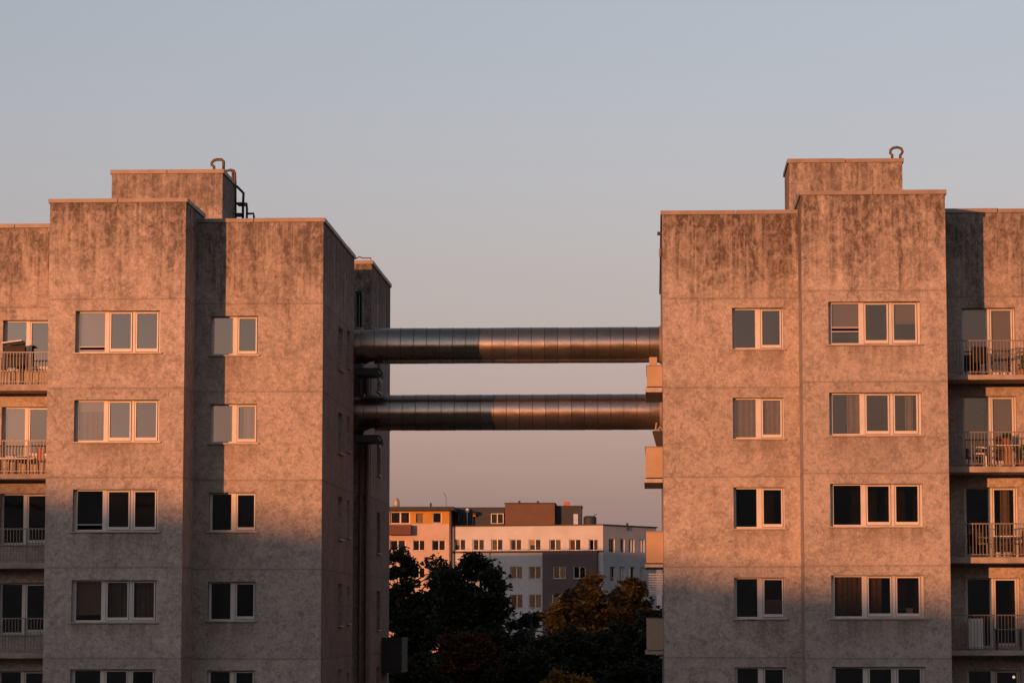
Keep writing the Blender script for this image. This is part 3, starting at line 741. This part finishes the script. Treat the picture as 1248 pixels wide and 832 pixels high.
# ------------------------------------------------------------------ buildings beyond
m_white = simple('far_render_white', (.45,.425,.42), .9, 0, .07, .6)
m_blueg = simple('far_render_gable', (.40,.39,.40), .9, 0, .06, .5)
m_dark = simple('far_render_dark', (.095,.068,.068), .9, 0, .1, .6)
m_salm = simple('far_render_salmon', (.46,.33,.27), .9, 0, .07, .6)
m_oran = simple('far_render_orange', (.42,.20,.035), .85, 0, .08, .6)
m_maro = simple('far_balcony_maroon', (.11,.042,.032), .8, 0, .1, .6)
m_brown = simple('far_penthouse_brown', (.115,.058,.036), .85, 0, .1, .5)
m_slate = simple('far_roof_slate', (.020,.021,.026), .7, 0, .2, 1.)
A0 = P(551,700,306); B0 = P(735,700,302.); C0 = P(800,700,311.)
zW = P(735,639.5,302).z
WH = thing('apartment_building', 'white flat-roofed building with a dark painted bay, beyond the trees', 'apartment building', ((A0.x+B0.x)/2,306,0))
plF = Pl((A0.x,A0.y), (B0.x-A0.x, B0.y-A0.y)); LF = (B0-A0).to_2d().length
plG = Pl((B0.x,B0.y), (C0.x-B0.x, C0.y-B0.y)); LG = (C0-B0).to_2d().length
def rect(pl, x0, x1, y0, y1):
    xm, ym = (x0+x1)/2, (y0+y1)/2
    u0 = pl.px(x0,ym)[0]; u1 = pl.px(x1,ym)[0]; z1 = pl.px(xm,y0)[1]; z0 = pl.px(xm,y1)[1]; return (u0,u1,z0,z1)
hF = [rect(plF,*r) for r in ((553.2,567,656.7,670.3),(576,589.8,656.7,670.3),(598.6,612.5,656.7,670.3),(621.3,635.3,656.7,670.3),(644.4,659,656.7,670.3),(669.3,683.5,656.7,670.3),(693.5,707.7,656.7,670.3),(717.6,728.4,656.7,670.3),
     (598.6,612.5,690,705),(621.4,636.5,690,705),(644.5,659,690,705),(576,589.8,690,705),
     (621.8,637,724,740.5),(644.5,659.5,724,740.5),(598.6,612.5,724,740.5))]
dk = [(674,689.4,690,704.5),(698.6,713.4,690,704.5),(672.5,691,723.5,740.5)]
hG = [rect(plG,*r) for r in ((742,749.3,656.5,673),(755,761.3,656.7,673),(766.5,773.2,657,673),(778.8,785.5,657.3,673),
     (743.5,750,690,708),(755.5,762,690.2,708),(766.8,774,690.4,708),(780.5,786,690.8,708),(744,750,725,742),(756,762,725,742),(767,774,725,742),(781,786,725,742))]
D2 = A0 + (C0-B0); 
w, pls = volume(WH, 'wall', [(A0.x,A0.y),(B0.x,B0.y),(C0.x,C0.y),(D2.x,D2.y)], 0, zW, m_white, {0: hF, 1: hG}, cop=(.12,.4,.12), copmat=m_slate, reveal=.25)
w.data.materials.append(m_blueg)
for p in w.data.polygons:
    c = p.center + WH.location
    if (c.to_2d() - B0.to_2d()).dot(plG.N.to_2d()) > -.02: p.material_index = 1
for i,h in enumerate(hF): window(WH, plF, *h, 'far', [('curtain',i%2,0,1,'curtain_far')] if i in (2,5,6,8,9,13) else ([('blind',0,.5,'blind')] if i in (0,4) else []), glass='glass_far', seed=200+i, rec=.2)
for i,h in enumerate(hG): window(WH, plG, *h, 'far', [], glass='glass_far', seed=230+i, rec=.2, sill=False)
for (pl, a_, b_) in ((plF, 0, LF),):
    bm = bmesh.new(); z = plF.px(640,672)[1]; lbox(bm, plF, .0, LF, z-.09, z+.09, .004, .12); obj('string_course', bm, m_slate, WH)
# dark projecting bay
u0 = plF.px(663,700)[0]; u1 = plF.px(729,700)[0]; z1 = plF.px(690,672.5)[1]
pb = plF.p(u0,0,.6); plD = Pl((pb.x,pb.y), plF.U.to_2d())
hd = [rect(plD,*r) for r in dk]
a_, b_ = plF.p(u0,0,.6), plF.p(u1,0,.6); c_, d_ = plF.p(u1,0,.015), plF.p(u0,0,.015)
w, pls = volume(WH, 'dark_bay', [(a_.x,a_.y),(b_.x,b_.y),(c_.x,c_.y),(d_.x,d_.y)], 0, z1, m_dark, {0: hd}, cop=(.1,.2,.05), copmat=m_slate, reveal=.3)
for i,h in enumerate(hd): window(WH, plD, *h, 'far', [], glass='glass_far', seed=250+i, rec=.12, room=.5)
# rooftop volumes
def roofbox(name, px0, px1, y0, D, dep, mat, z0, cop=True):
    a_ = P(px0,y0,D); b_ = P(px1,y0,D)
    return volume(WH, name, [(a_.x,D),(b_.x,D),(b_.x,D+dep),(a_.x,D+dep)], z0, a_.z, mat, {}, cop=(.12,.3,.08) if cop else None, copmat=m_slate)
roofbox('penthouse', 615.5, 676, 613.5, 308, 5, m_brown, zW-.3)
roofbox('shade_toned_penthouse', 676.3, 708.5, 617, 309.5, 4.5, m_slate, zW-.3)  # near-black colour stands in for the shade on this penthouse
bm = bmesh.new(); a_, b_ = P(699,626,309.4), P(704.5,640,309.4); wbox(bm, a_.x, b_.x, 309.38, 309.47, zW-.1, a_.z); obj('roof_door', bm, simple('pale_blue_door', (.35,.42,.55), .6), WH)
bm = bmesh.new(); a_, b_ = P(687.5,611,310), P(694,617,310); wbox(bm, a_.x, b_.x, 310, 310.6, b_.z-.2, a_.z); obj('chimney', bm, simple('brick_chimney', (.40,.11,.05), .9), WH)
for px_ in (633,655.5,764.5):
    bm = bmesh.new(); D_ = 309; a_ = P(px_, 610 if px_<700 else 637, D_ if px_<700 else 306); tube(bm, [(a_.x,a_.y,a_.z-.8),(a_.x,a_.y,a_.z)], .11, 8); obj('vent_pipe', bm, m_slate, WH)
# mansard part to the left
w, pls = roofbox('attic_wall', 551.5, 615, 619, 310, 5, m_slate, zW-.6)
plM_ = Pl((P(551.5,630,310).x,310),(1,0))
for r in ((556,560.5,626,637,'slit'),(598.5,614,625.5,638,'far')):
    u0,u1,z0,z1 = rect(plM_, *r[:4]); pa = Pl((plM_.p(0,0,.3).x, plM_.p(0,0,.3).y),(1,0)); window(WH, pa, u0,u1,z0,z1, r[4], glass='glass_far', sill=False, noroom=True, seed=int(r[0]), rec=.02)
bm = bmesh.new(); a_ = P(568,631,309.5); bmesh.ops.create_uvsphere(bm, u_segments=16, v_segments=8, radius=.2, matrix=Matrix.Translation(P(569.5,622,309.2)) @ Matrix.Diagonal((1,.35,1.3,1))); tube(bm, [P(569.5,622,309.3), P(569.5,640,309.3)], .05, 6); obj('satellite_dish', bm, M['white_plastic'], WH, True)
bm = bmesh.new(); a_, b_ = P(576.5,624.5,309.6), P(579.8,629,309.6); wbox(bm, a_.x, b_.x, 309.3, 309.99, b_.z, a_.z); obj('chimney', bm, simple('small_brick_chimney', (.5,.16,.06), .9), WH)
# tank on the roof
a_ = P(719,640,307.5); t = thing('water_tank', 'dark round tank on the white building roof beside the penthouse', 'tank', (a_.x,307.5,zW-.25))
bm = bmesh.new(); zt = P(719,628.5,307.5).z; tube(bm, [(a_.x,307.5,zW-.25),(a_.x,307.5,zt-.15),(a_.x,307.5,zt)], [.70,.70,.5], 24); obj('tank_body', bm, m_slate, t)
bm = bmesh.new(); tube(bm, [(a_.x+.5,307.5,zt-.2),(a_.x+.5,307.5,zt+.15),(a_.x+.75,307.5,zt+.15)], .05, 6); obj('tank_pipe', bm, m_slate, t)

# orange building
OR = thing('apartment_building', 'orange and salmon building with a maroon balcony, left of the white one', 'apartment building', (P(500,700,305).x,307,0))
Do = 305.2; A1 = P(440,700,Do); B1 = P(547.3,700,Do); zO = P(510,622,Do).z; zo2 = P(510,638,Do).z
plO = Pl((A1.x,Do),(1,0))
upper = [rect(plO,507,515.2,625.2,637),rect(plO,526.7,538.3,624.5,637)]
low = [rect(plO,503.6,518,657.8,670.5),rect(plO,526.6,542.8,657.8,670.5),rect(plO,475,494.3,657.8,670.5)]+[rect(plO,x0,x1,657.8+33.6*k,670.5+33.6*k) for k in (1,2) for x0,x1 in ((503.6,518),(526.6,542.8),(475,494.3))]
w1, _ = volume(OR, 'upper_wall', [(A1.x,Do),(B1.x,Do),(B1.x,Do+10),(A1.x,Do+10)], zo2, zO, m_oran, {0: upper+[rect(plO,475.5,499.8,623.5,637.6)]}, cop=None, reveal=.3)
w2, _ = volume(OR, 'wall', [(A1.x,Do+.002),(B1.x,Do+.002),(B1.x,Do+10),(A1.x,Do+10)], 0, zo2, m_salm, {0: low}, cop=None, reveal=.3)
for i,h in enumerate(upper): window(OR, plO, *h, 'slit' if i==0 else 'one', [('blind',0,1,'blind_grey')] if i==0 else [], glass='glass_far', seed=300+i, rec=.1, sill=True)
window(OR, plO, *rect(plO,475.5,499.8,623.5,637.6), 'far', glass='glass_far', seed=309, rec=.2)
for i,h in enumerate(low): window(OR, plO, *h, 'far', glass='glass_far', seed=310+i, rec=.2)
bm = bmesh.new(); zr = P(510,617,Do-1).z; wbox(bm, A1.x, P(553,620,Do-1).x, Do-1., Do+10.5, P(510,621.5,Do-1).z, zr); obj('roof', bm, m_slate, OR)
bm = bmesh.new(); a_, b_ = P(470,639,Do-1.3), P(500.5,651,Do-1.3); wbox(bm, a_.x, b_.x, Do-1.3, Do-1.2, b_.z, a_.z); wbox(bm, b_.x-.08, b_.x, Do-1.2, Do-.003, b_.z, a_.z); wbox(bm, a_.x, b_.x-.081, Do-1.2, Do-.003, b_.z, b_.z+.15); obj('balcony', bm, m_maro, OR)
bm = bmesh.new(); x = P(548.8,650,Do-.1).x; tube(bm, [(x,Do-.1,P(549,622,Do).z),(x,Do-.1,4)], .12, 10); obj('downpipe', bm, M['drain'], OR, True)
bm = bmesh.new(); a_ = P(483,617,Do+2); 
tube(bm, [(a_.x,Do+2,zr),(a_.x,Do+2,zr+.25),(a_.x,Do+2,zr+.7),(a_.x,Do+2,zr+.95),(a_.x,Do+2,zr+1.05)], [.25,.36,.34,.22,.05], 16); obj('roof_cowl', bm, simple('pale_cowl', (.36,.31,.24), .6, .3, .4, 6.), OR, True)
bm = bmesh.new(); a_ = P(525,612.5,Do+2); tube(bm, [(a_.x,Do+2,zr-.1),(a_.x,Do+2,a_.z)], .1, 8); obj('vent_pipe', bm, m_slate, OR)
bm = bmesh.new(); a_ = P(544,617,Do+2); b_ = P(543.5,605,Do+2); tube(bm, [(a_.x,Do+2,zr-.1),(b_.x,Do+2,b_.z),(b_.x-.25,Do+2,b_.z+.45)], .025, 5); obj('antenna', bm, m_slate, OR)

# ------------------------------------------------------------------ blocks outside the view that shade the scene
m_off = simple('offstage_render', (.30,.26,.23), .9, 0, .15, .5)
def plain_block(label, fp, ztops, mat, rows_=6, cols=10):
    """slab block with windows; ztops one height per corner (sloping roof)"""
    cx = sum(p[0] for p in fp)/4; cy = sum(p[1] for p in fp)/4
    t = thing('apartment_building', label, 'apartment building', (cx,cy,0))
    bm = bmesh.new(); lo = [bm.verts.new((*p,0)) for p in fp]; hi = [bm.verts.new((*p,z)) for p,z in zip(fp,ztops)]
    for i in range(4): j=(i+1)%4; bm.faces.new((lo[i],lo[j],hi[j],hi[i]))
    obj('wall', bm, mat, t)
    bm = bmesh.new(); a_ = [Vector((*p,z+.01)) for p,z in zip(fp,ztops)]; c = Vector((cx,cy,0))
    a_ = [Vector((v.x+(v.x-cx)*.004, v.y+(v.y-cy)*.02, v.z)) for v in a_]
    box8(bm, a_+[v+Vector((0,0,.25)) for v in a_]); obj('roof', bm, M['roofing'], t)
    for e in (0,2):
        p0, p1 = Vector(fp[e]), Vector(fp[(e+1)%4]); L = (p1-p0).length; pl = Pl(p0, p1-p0); zmin = min(ztops)
        for r in range(rows_):
            for k in range(cols):
                u = L*(k+.5)/cols; z = zmin-2.6-r*2.9
                if z < 1: continue
                g_ = bmesh.new(); lbox(g_, pl, u-.8, u+.8, z, z+1.35, .003, .03); wn = obj('window', g_, M['frame'], t)
                g_ = bmesh.new(); lbox(g_, pl, u-.72, u-.04, z+.08, z+1.27, .031, .036); lbox(g_, pl, u+.04, u+.72, z+.08, z+1.27, .031, .036); obj('pane', g_, m_slate, wn)
    return t
tx = lambda X: 28.35 - .122*(X+90)      # roof edge that throws the slanting shade line
plain_block('long block with a sloping roof across the courtyard, shading the lower storeys', [(-150,-80),(-42,-80),(-42,-70),(-150,-70)][::-1], [tx(-150),tx(-42),tx(-42),tx(-150)][::-1], m_off)
plain_block('lower dark block across the courtyard, mirrored in the lower windows', [(-63,-92),(60,-92),(60,-81),(-63,-81)][::-1], [27.6]*4, m_off)
plain_block('unseen block added behind the left concrete block to shade the trees', [(-46,111),(-10.8,111),(-10.8,116),(-46,116)], [23.8]*4, m_off, 5, 8)  # added out of sight to keep the sun off the trees
zs = P(640,672,302).z + 102*1.0987*.061
plain_block('unseen tall block added far left to shade the white building', [(-67,196),(-42,196),(-42,199),(-67,199)], [zs]*4, m_off, 5, 7)  # added thin slab, never seen, placed to throw shade on the white wall

# ------------------------------------------------------------------ trees
def leaf_mat(name, cols, tr=.25):
    m, g, b = new_mat(name)
    at = g.node('ShaderNodeAttribute', attribute_name='tint'); geo = g.node('ShaderNodeNewGeometry')
    n = g.noise(geo.outputs['Position'], .8, 4, .6)
    ramp = g.node('ShaderNodeValToRGB'); e = ramp.color_ramp.elements
    e[0].color = (*cols[0],1); e[1].color = (*cols[-1],1); e[0].position = .15; e[1].position = .9
    for i, c in enumerate(cols[1:-1]):
        x = e.new(.15+.75*(i+1)/(len(cols)-1)); x.color = (*c,1)
    v = g.math('ADD', g.math('MULTIPLY', at.outputs['Fac'], .6), g.math('MULTIPLY', n, .4)); g.put(ramp.inputs[0], v)
    g.put(b.inputs['Base Color'], ramp.outputs[0]); b.inputs['Roughness'].default_value = .6; b.inputs['Specular IOR Level'].default_value = .25
    # light passes through the thin leaves
    tl = g.node('ShaderNodeBsdfTranslucent'); g.put(tl.inputs[0], ramp.outputs[0])
    mx = g.node('ShaderNodeMixShader'); mx.inputs[0].default_value = tr
    out = [x for x in g.n if x.type == 'OUTPUT_MATERIAL'][0]
    g.l.new(b.outputs[0], mx.inputs[1]); g.l.new(tl.outputs[0], mx.inputs[2]); g.l.new(mx.outputs[0], out.inputs[0])
    return m
L_dark = leaf_mat('dark_green_leaves', [(.010,.014,.006),(.017,.023,.009),(.030,.036,.013)])
L_oran = leaf_mat('turning_orange_leaves', [(.03,.028,.010),(.12,.058,.014),(.42,.155,.02),(.60,.25,.035)])
L_red = leaf_mat('red_brown_leaves', [(.025,.010,.006),(.075,.022,.010),(.20,.06,.014)])
L_yel = leaf_mat('yellow_leaves', [(.08,.04,.01),(.28,.13,.025),(.45,.23,.04)])
L_olv = leaf_mat('olive_leaves', [(.012,.014,.006),(.026,.025,.010),(.06,.04,.014)])

def tree(name, label, x, y, lobes, mat, n, leaf=.17, trunk_r=.28, seed=0, cat='tree', group=None, gap=.5):
    """lobes: list of (dx, dy, z, rx, ry, rz) ellipsoids making the crown outline"""
    rng = np.random.default_rng(seed)
    t = thing(name, label, cat, (x,y,0), group)
    # clumps inside the lobes
    vol = np.array([l[3]*l[4]*l[5] for l in lobes]); pr = vol/vol.sum()
    ncl = max(30, n//190); li = rng.choice(len(lobes), ncl, p=pr)
    d = rng.normal(size=(ncl,3)); d /= np.linalg.norm(d,axis=1)[:,None]
    rad = rng.random(ncl)**.33*rng.uniform(.85,1.12,ncl)
    L = np.array(lobes)[li]
    cc = np.stack([x+L[:,0]+d[:,0]*L[:,3]*rad, y+L[:,1]+d[:,1]*L[:,4]*rad, L[:,2]+d[:,2]*L[:,5]*rad],1)
    cs = rng.uniform(.30,.95,ncl)*gap*1.35
    ct = rng.random(ncl)
    ci = rng.integers(0,ncl,n)
    dd = rng.normal(size=(n,3)); dd /= np.linalg.norm(dd,axis=1)[:,None]
    spread = np.where(rng.random(n) < .22, rng.uniform(1.,2.1,n), 1.)
    pos = cc[ci] + dd*(cs[ci]*spread*rng.random(n)**.5)[:,None]*np.array([1.2,1.2,.75])
    a = rng.normal(size=(n,3)); a[:,2] *= .6; a /= np.linalg.norm(a,axis=1)[:,None]
    b = np.cross(a, rng.normal(size=(n,3))); b /= np.linalg.norm(b,axis=1)[:,None]
    s = leaf*rng.uniform(.6,1.25,n)[:,None]
    v = np.stack([pos-a*s, pos-b*s*.55, pos+a*s, pos+b*s*.55],1).reshape(-1,3) - np.array([x,y,0])
    me = bpy.data.meshes.new('crown'); me.vertices.add(4*n); me.vertices.foreach_set('co', v.ravel())
    me.loops.add(4*n); me.loops.foreach_set('vertex_index', np.arange(4*n)); me.polygons.add(n)
    me.polygons.foreach_set('loop_start', np.arange(n)*4); me.polygons.foreach_set('loop_total', np.full(n,4)); me.update()
    tint = np.clip(ct[ci]*.6 + rng.random(n)*.4, 0, 1)
    at = me.attributes.new('tint','FLOAT','FACE'); at.data.foreach_set('value', tint.astype(np.float32))
    me.materials.append(mat)
    o = bpy.data.objects.new('crown', me); COL.objects.link(o); o.parent = t
    # trunk and limbs
    rnd = random.Random(seed); bm = bmesh.new(); zt = max(l[2] for l in lobes); zl_ = min(l[2]-l[5] for l in lobes)
    top = Vector((x+rnd.uniform(-.3,.3), y, zt)); hub = Vector((x,y,max(2., zl_+.6)))
    tube(bm, [(x,y,-.1),(x+.03,y,hub.z*.5),hub,hub.lerp(top,.5)+Vector((.15,.1,0)),top], [trunk_r*1.25,trunk_r,trunk_r*.85,trunk_r*.5,.04], 10)
    for i in range(0, min(ncl, 46)):
        c = Vector(cc[i]); k = rnd.uniform(.1,.75); st = hub.lerp(top,k); mid = st.lerp(c,.5)+Vector((0,0,rnd.uniform(-.1,.5)))
        r0 = trunk_r*.34*(1-k*.5); tube(bm, [st, mid, c], [r0, r0*.6, .015], 6, False)
    obj('trunk', bm, M['bark'], t, True)
    return t
def lob(px, py, rpx, rpy, D, x0, y0, ry=None, dy=0):
    c = P(px,py,D); k = D/F; return (c.x-x0, dy, c.z, rpx*k, ry or rpx*k*.8, rpy*k)
def mk(name, label, D, px0, blobs, mat, n, **kw):
    x0 = P(px0,759,D).x
    lobes = [lob(a_,b_,c_,d_,D,x0,D,dy=random.uniform(-1,1)) for a_,b_,c_,d_ in blobs]
    return tree(name, label, x0, D, lobes, mat, n, **kw)
gT = None
mk('broadleaf_tree','tall dark green tree whose crown meets the edge of the left block',172,492,[(482,700,12,26),(500,722,12,20),(480,745,16,30),(512,760,26,30),(496,690,7,14),(540,700,15,20),(535,745,22,32),(490,795,26,20)],L_dark,30000,seed=1,leaf=.16,gap=.55)
mk('broadleaf_tree','widest dark green tree in the middle in front of the white building',168,580,[(550,706,16,18),(576,692,13,17),(598,712,15,18),(568,735,26,18),(605,740,18,14),(560,765,30,16),(600,775,24,14),(580,800,36,18),(632,790,16,14)],L_dark,40000,seed=2,leaf=.16,gap=.6)
mk('slender_tree','small dark tree with sky-bright gaps between the wide dark tree and the orange one',176,650,[(640,762,12,14),(656,752,10,14),(650,800,24,18),(674,772,12,18),(625,765,8,10)],L_dark,8500,seed=3,leaf=.15,trunk_r=.18,gap=.45)
mk('autumn_tree','tall tree with orange leaves in front of the white building',158,735,[(730,716,14,16),(712,733,20,19),(768,722,17,16),(757,748,24,24),(700,758,26,26),(735,775,36,20),(783,757,17,24),(690,745,12,12)],L_oran,38000,seed=4,leaf=.16,gap=.45)
mk('autumn_tree','olive brown tree below the orange crown, beside the right block',150,760,[(765,790,30,32),(725,805,38,30),(795,780,16,40),(690,800,28,30),(668,798,16,26),(655,815,16,20)],L_olv,46000,seed=5,leaf=.15,gap=.5)
mk('red_shrub','low red brown tree in front of the wide dark tree',138,575,[(555,785,16,17),(580,792,22,20),(565,815,32,26),(600,812,20,22)],L_red,26000,seed=6,leaf=.12,gap=.35)
mk('yellow_shrub','small yellow topped tree at the bottom edge below the orange tree',132,692,[(690,830,17,14),(705,838,15,14),(680,845,18,18)],L_yel,12000,seed=7,leaf=.11,gap=.3,trunk_r=.15)
mk('broadleaf_tree','small olive green tree at the bottom beside the left block',135,512,[(512,818,16,18),(500,838,22,20),(528,840,20,20)],L_olv,15000,seed=8,leaf=.12,gap=.35,trunk_r=.15)
mk('broadleaf_tree','low dim olive tree at the bottom between the red and yellow ones',136,640,[(640,812,26,22),(660,830,30,24),(615,835,26,22)],L_olv,26000,seed=9,leaf=.12,gap=.4,trunk_r=.18)
mk('broadleaf_tree','dark tree at the bottom right beside the lowest box balcony',140,770,[(775,828,30,22),(740,838,26,22),(800,825,14,26)],L_dark,18000,seed=10,leaf=.13,gap=.4)
mk('background_tree','broad dark tree filling the gap under the other crowns, against the white building',196,600,[(495,805,36,26),(560,822,50,24),(620,826,50,22),(690,828,50,24),(760,822,44,24)],L_dark,34000,seed=11,leaf=.2,gap=.8)

# ------------------------------------------------------------------ ground
def ground_mat():
    m, g, b = new_mat('courtyard_lawn')
    geo = g.node('ShaderNodeNewGeometry'); pos = geo.outputs['Position']
    n = g.noise(pos, .08, 8, .65); n2 = g.noise(pos, 3, 6, .7)
    c = g.mix(g.rng(n, .35, .65), (.035,.045,.02,1), (.075,.07,.04,1)); c = g.mix(1., c, g.rng(n2, .3, .7, .7, 1.3), 'MULTIPLY')
    g.put(b.inputs['Base Color'], c); b.inputs['Roughness'].default_value = .95; return m
bm = bmesh.new(); quad(bm, [Vector((-2500,-2500,0)),Vector((2500,-2500,0)),Vector((2500,2500,0)),Vector((-2500,2500,0))])
struct(obj('ground', bm, ground_mat()))
asph = simple('asphalt', (.05,.048,.046), .95, 0, .25, 1.5); pav = simple('paving_concrete', (.26,.25,.23), .95, 0, .2, 1.)
bm = bmesh.new(); wbox(bm, -160, 120, 60, 68, -.1, .004); struct(obj('road', bm, asph))
for (y0,y1) in ((57.5,59.99),(68.01,70.5)):
    bm = bmesh.new(); wbox(bm, -160, 120, y0, y1, -.1, .12); struct(obj('pavement', bm, pav))
bm = bmesh.new()
for i in range(-38,28): wbox(bm, i*4, i*4+2, 63.94, 64.06, .005, .008)
struct(obj('road_marking', bm, simple('road_paint', (.75,.75,.72), .7)))
bm = bmesh.new(); wbox(bm, xMR+3, xRL-4, 70.52, 130, -.1, .06); struct(obj('path', bm, pav))

# ------------------------------------------------------------------ light
w = bpy.data.worlds.new('World'); sc.world = w; w.use_nodes = True
g = NG(w.node_tree); bg = g.n['Background']
sky = g.node('ShaderNodeTexSky', sky_type='NISHITA'); sky.sun_disc = False
sky.sun_elevation = SUN_EL; sky.sun_rotation = math.atan2(SV.x, SV.y); sky.altitude = 100; sky.air_density = 1.3; sky.dust_density = 2.2; sky.ozone_density = 1.2
# the Nishita sky gives the brightness; its hue follows the dusk colours, by height and by bearing from the sun
tc = g.node('ShaderNodeTexCoord'); sx = g.node('ShaderNodeSeparateXYZ'); g.put(sx.inputs[0], tc.outputs['Generated'])
bw = g.node('ShaderNodeRGBToBW'); g.put(bw.inputs[0], sky.outputs[0])
def ramp(stops):
    r = g.node('ShaderNodeValToRGB'); e = r.color_ramp.elements
    while len(e) < len(stops): e.new(.5)
    for x, (p_, c_) in zip(e, stops): x.position = p_; x.color = (*[v/8 for v in c_], 1)
    g.put(r.inputs[0], sx.outputs[2]); return r.outputs[0]
t_far = ramp([(0.0,(5.0,4.2,4.4)),(.018,(3.6,2.5,2.4)),(.042,(2.55,1.70,1.45)),(.059,(2.24,1.51,1.29)),(.108,(1.79,1.56,1.48)),(.164,(1.65,1.67,1.77)),(.214,(1.57,1.73,1.95)),(.34,(1.25,1.5,1.9)),(.64,(1.2,1.5,2.1)),(1.,(1.2,1.5,2.1))])
t_sun = ramp([(0.0,(1.5,.62,.30)),(.06,(1.45,.86,.61)),(.12,(1.26,.90,.74)),(.22,(1.25,1.27,1.33)),(.34,(1.5,1.65,1.9)),(.64,(1.4,1.7,2.2)),(1.,(1.2,1.5,2.1))])
dp = g.node('ShaderNodeVectorMath', operation='DOT_PRODUCT'); g.put(dp.inputs[0], tc.outputs['Generated']); dp.inputs[1].default_value = SV
f = g.rng(dp.outputs['Value'], -.75, .55)
tint = g.mix(f, t_far, t_sun)
vm = g.node('ShaderNodeVectorMath', operation='SCALE'); g.put(vm.inputs[0], tint); g.put(vm.inputs[3], g.math('MULTIPLY', bw.outputs[0], 8.))
g.put(bg.inputs[0], vm.outputs[0]); bg.inputs[1].default_value = .15
ld = bpy.data.lights.new('Sun', 'SUN'); ld.energy = 4.85; ld.angle = R(.52); ld.color = (1,.366,.128)
lo = bpy.data.objects.new('Sun', ld); COL.objects.link(lo); lo.rotation_euler = (-SV).to_track_quat('-Z','Y').to_euler(); lo.location = (-60,-60,60)

# ------------------------------------------------------------------ camera
cd = bpy.data.cameras.new('Camera'); cam = bpy.data.objects.new('Camera', cd); COL.objects.link(cam)
cam.location = (0,0,CZ); cam.rotation_euler = (math.pi/2+PITCH, 0, YAW)
cd.sensor_fit = 'HORIZONTAL'; cd.sensor_width = 36; cd.lens = 36*F/1248; cd.clip_start = .5; cd.clip_end = 6000
sc.camera = cam
vs = sc.view_settings; vs.view_transform = 'Standard'; vs.look = 'None'; vs.exposure = 0; vs.gamma = 1
sc.cycles.max_bounces = 6; sc.cycles.diffuse_bounces = 4; sc.cycles.transparent_max_bounces = 12
sc.cycles.sample_clamp_indirect = 4
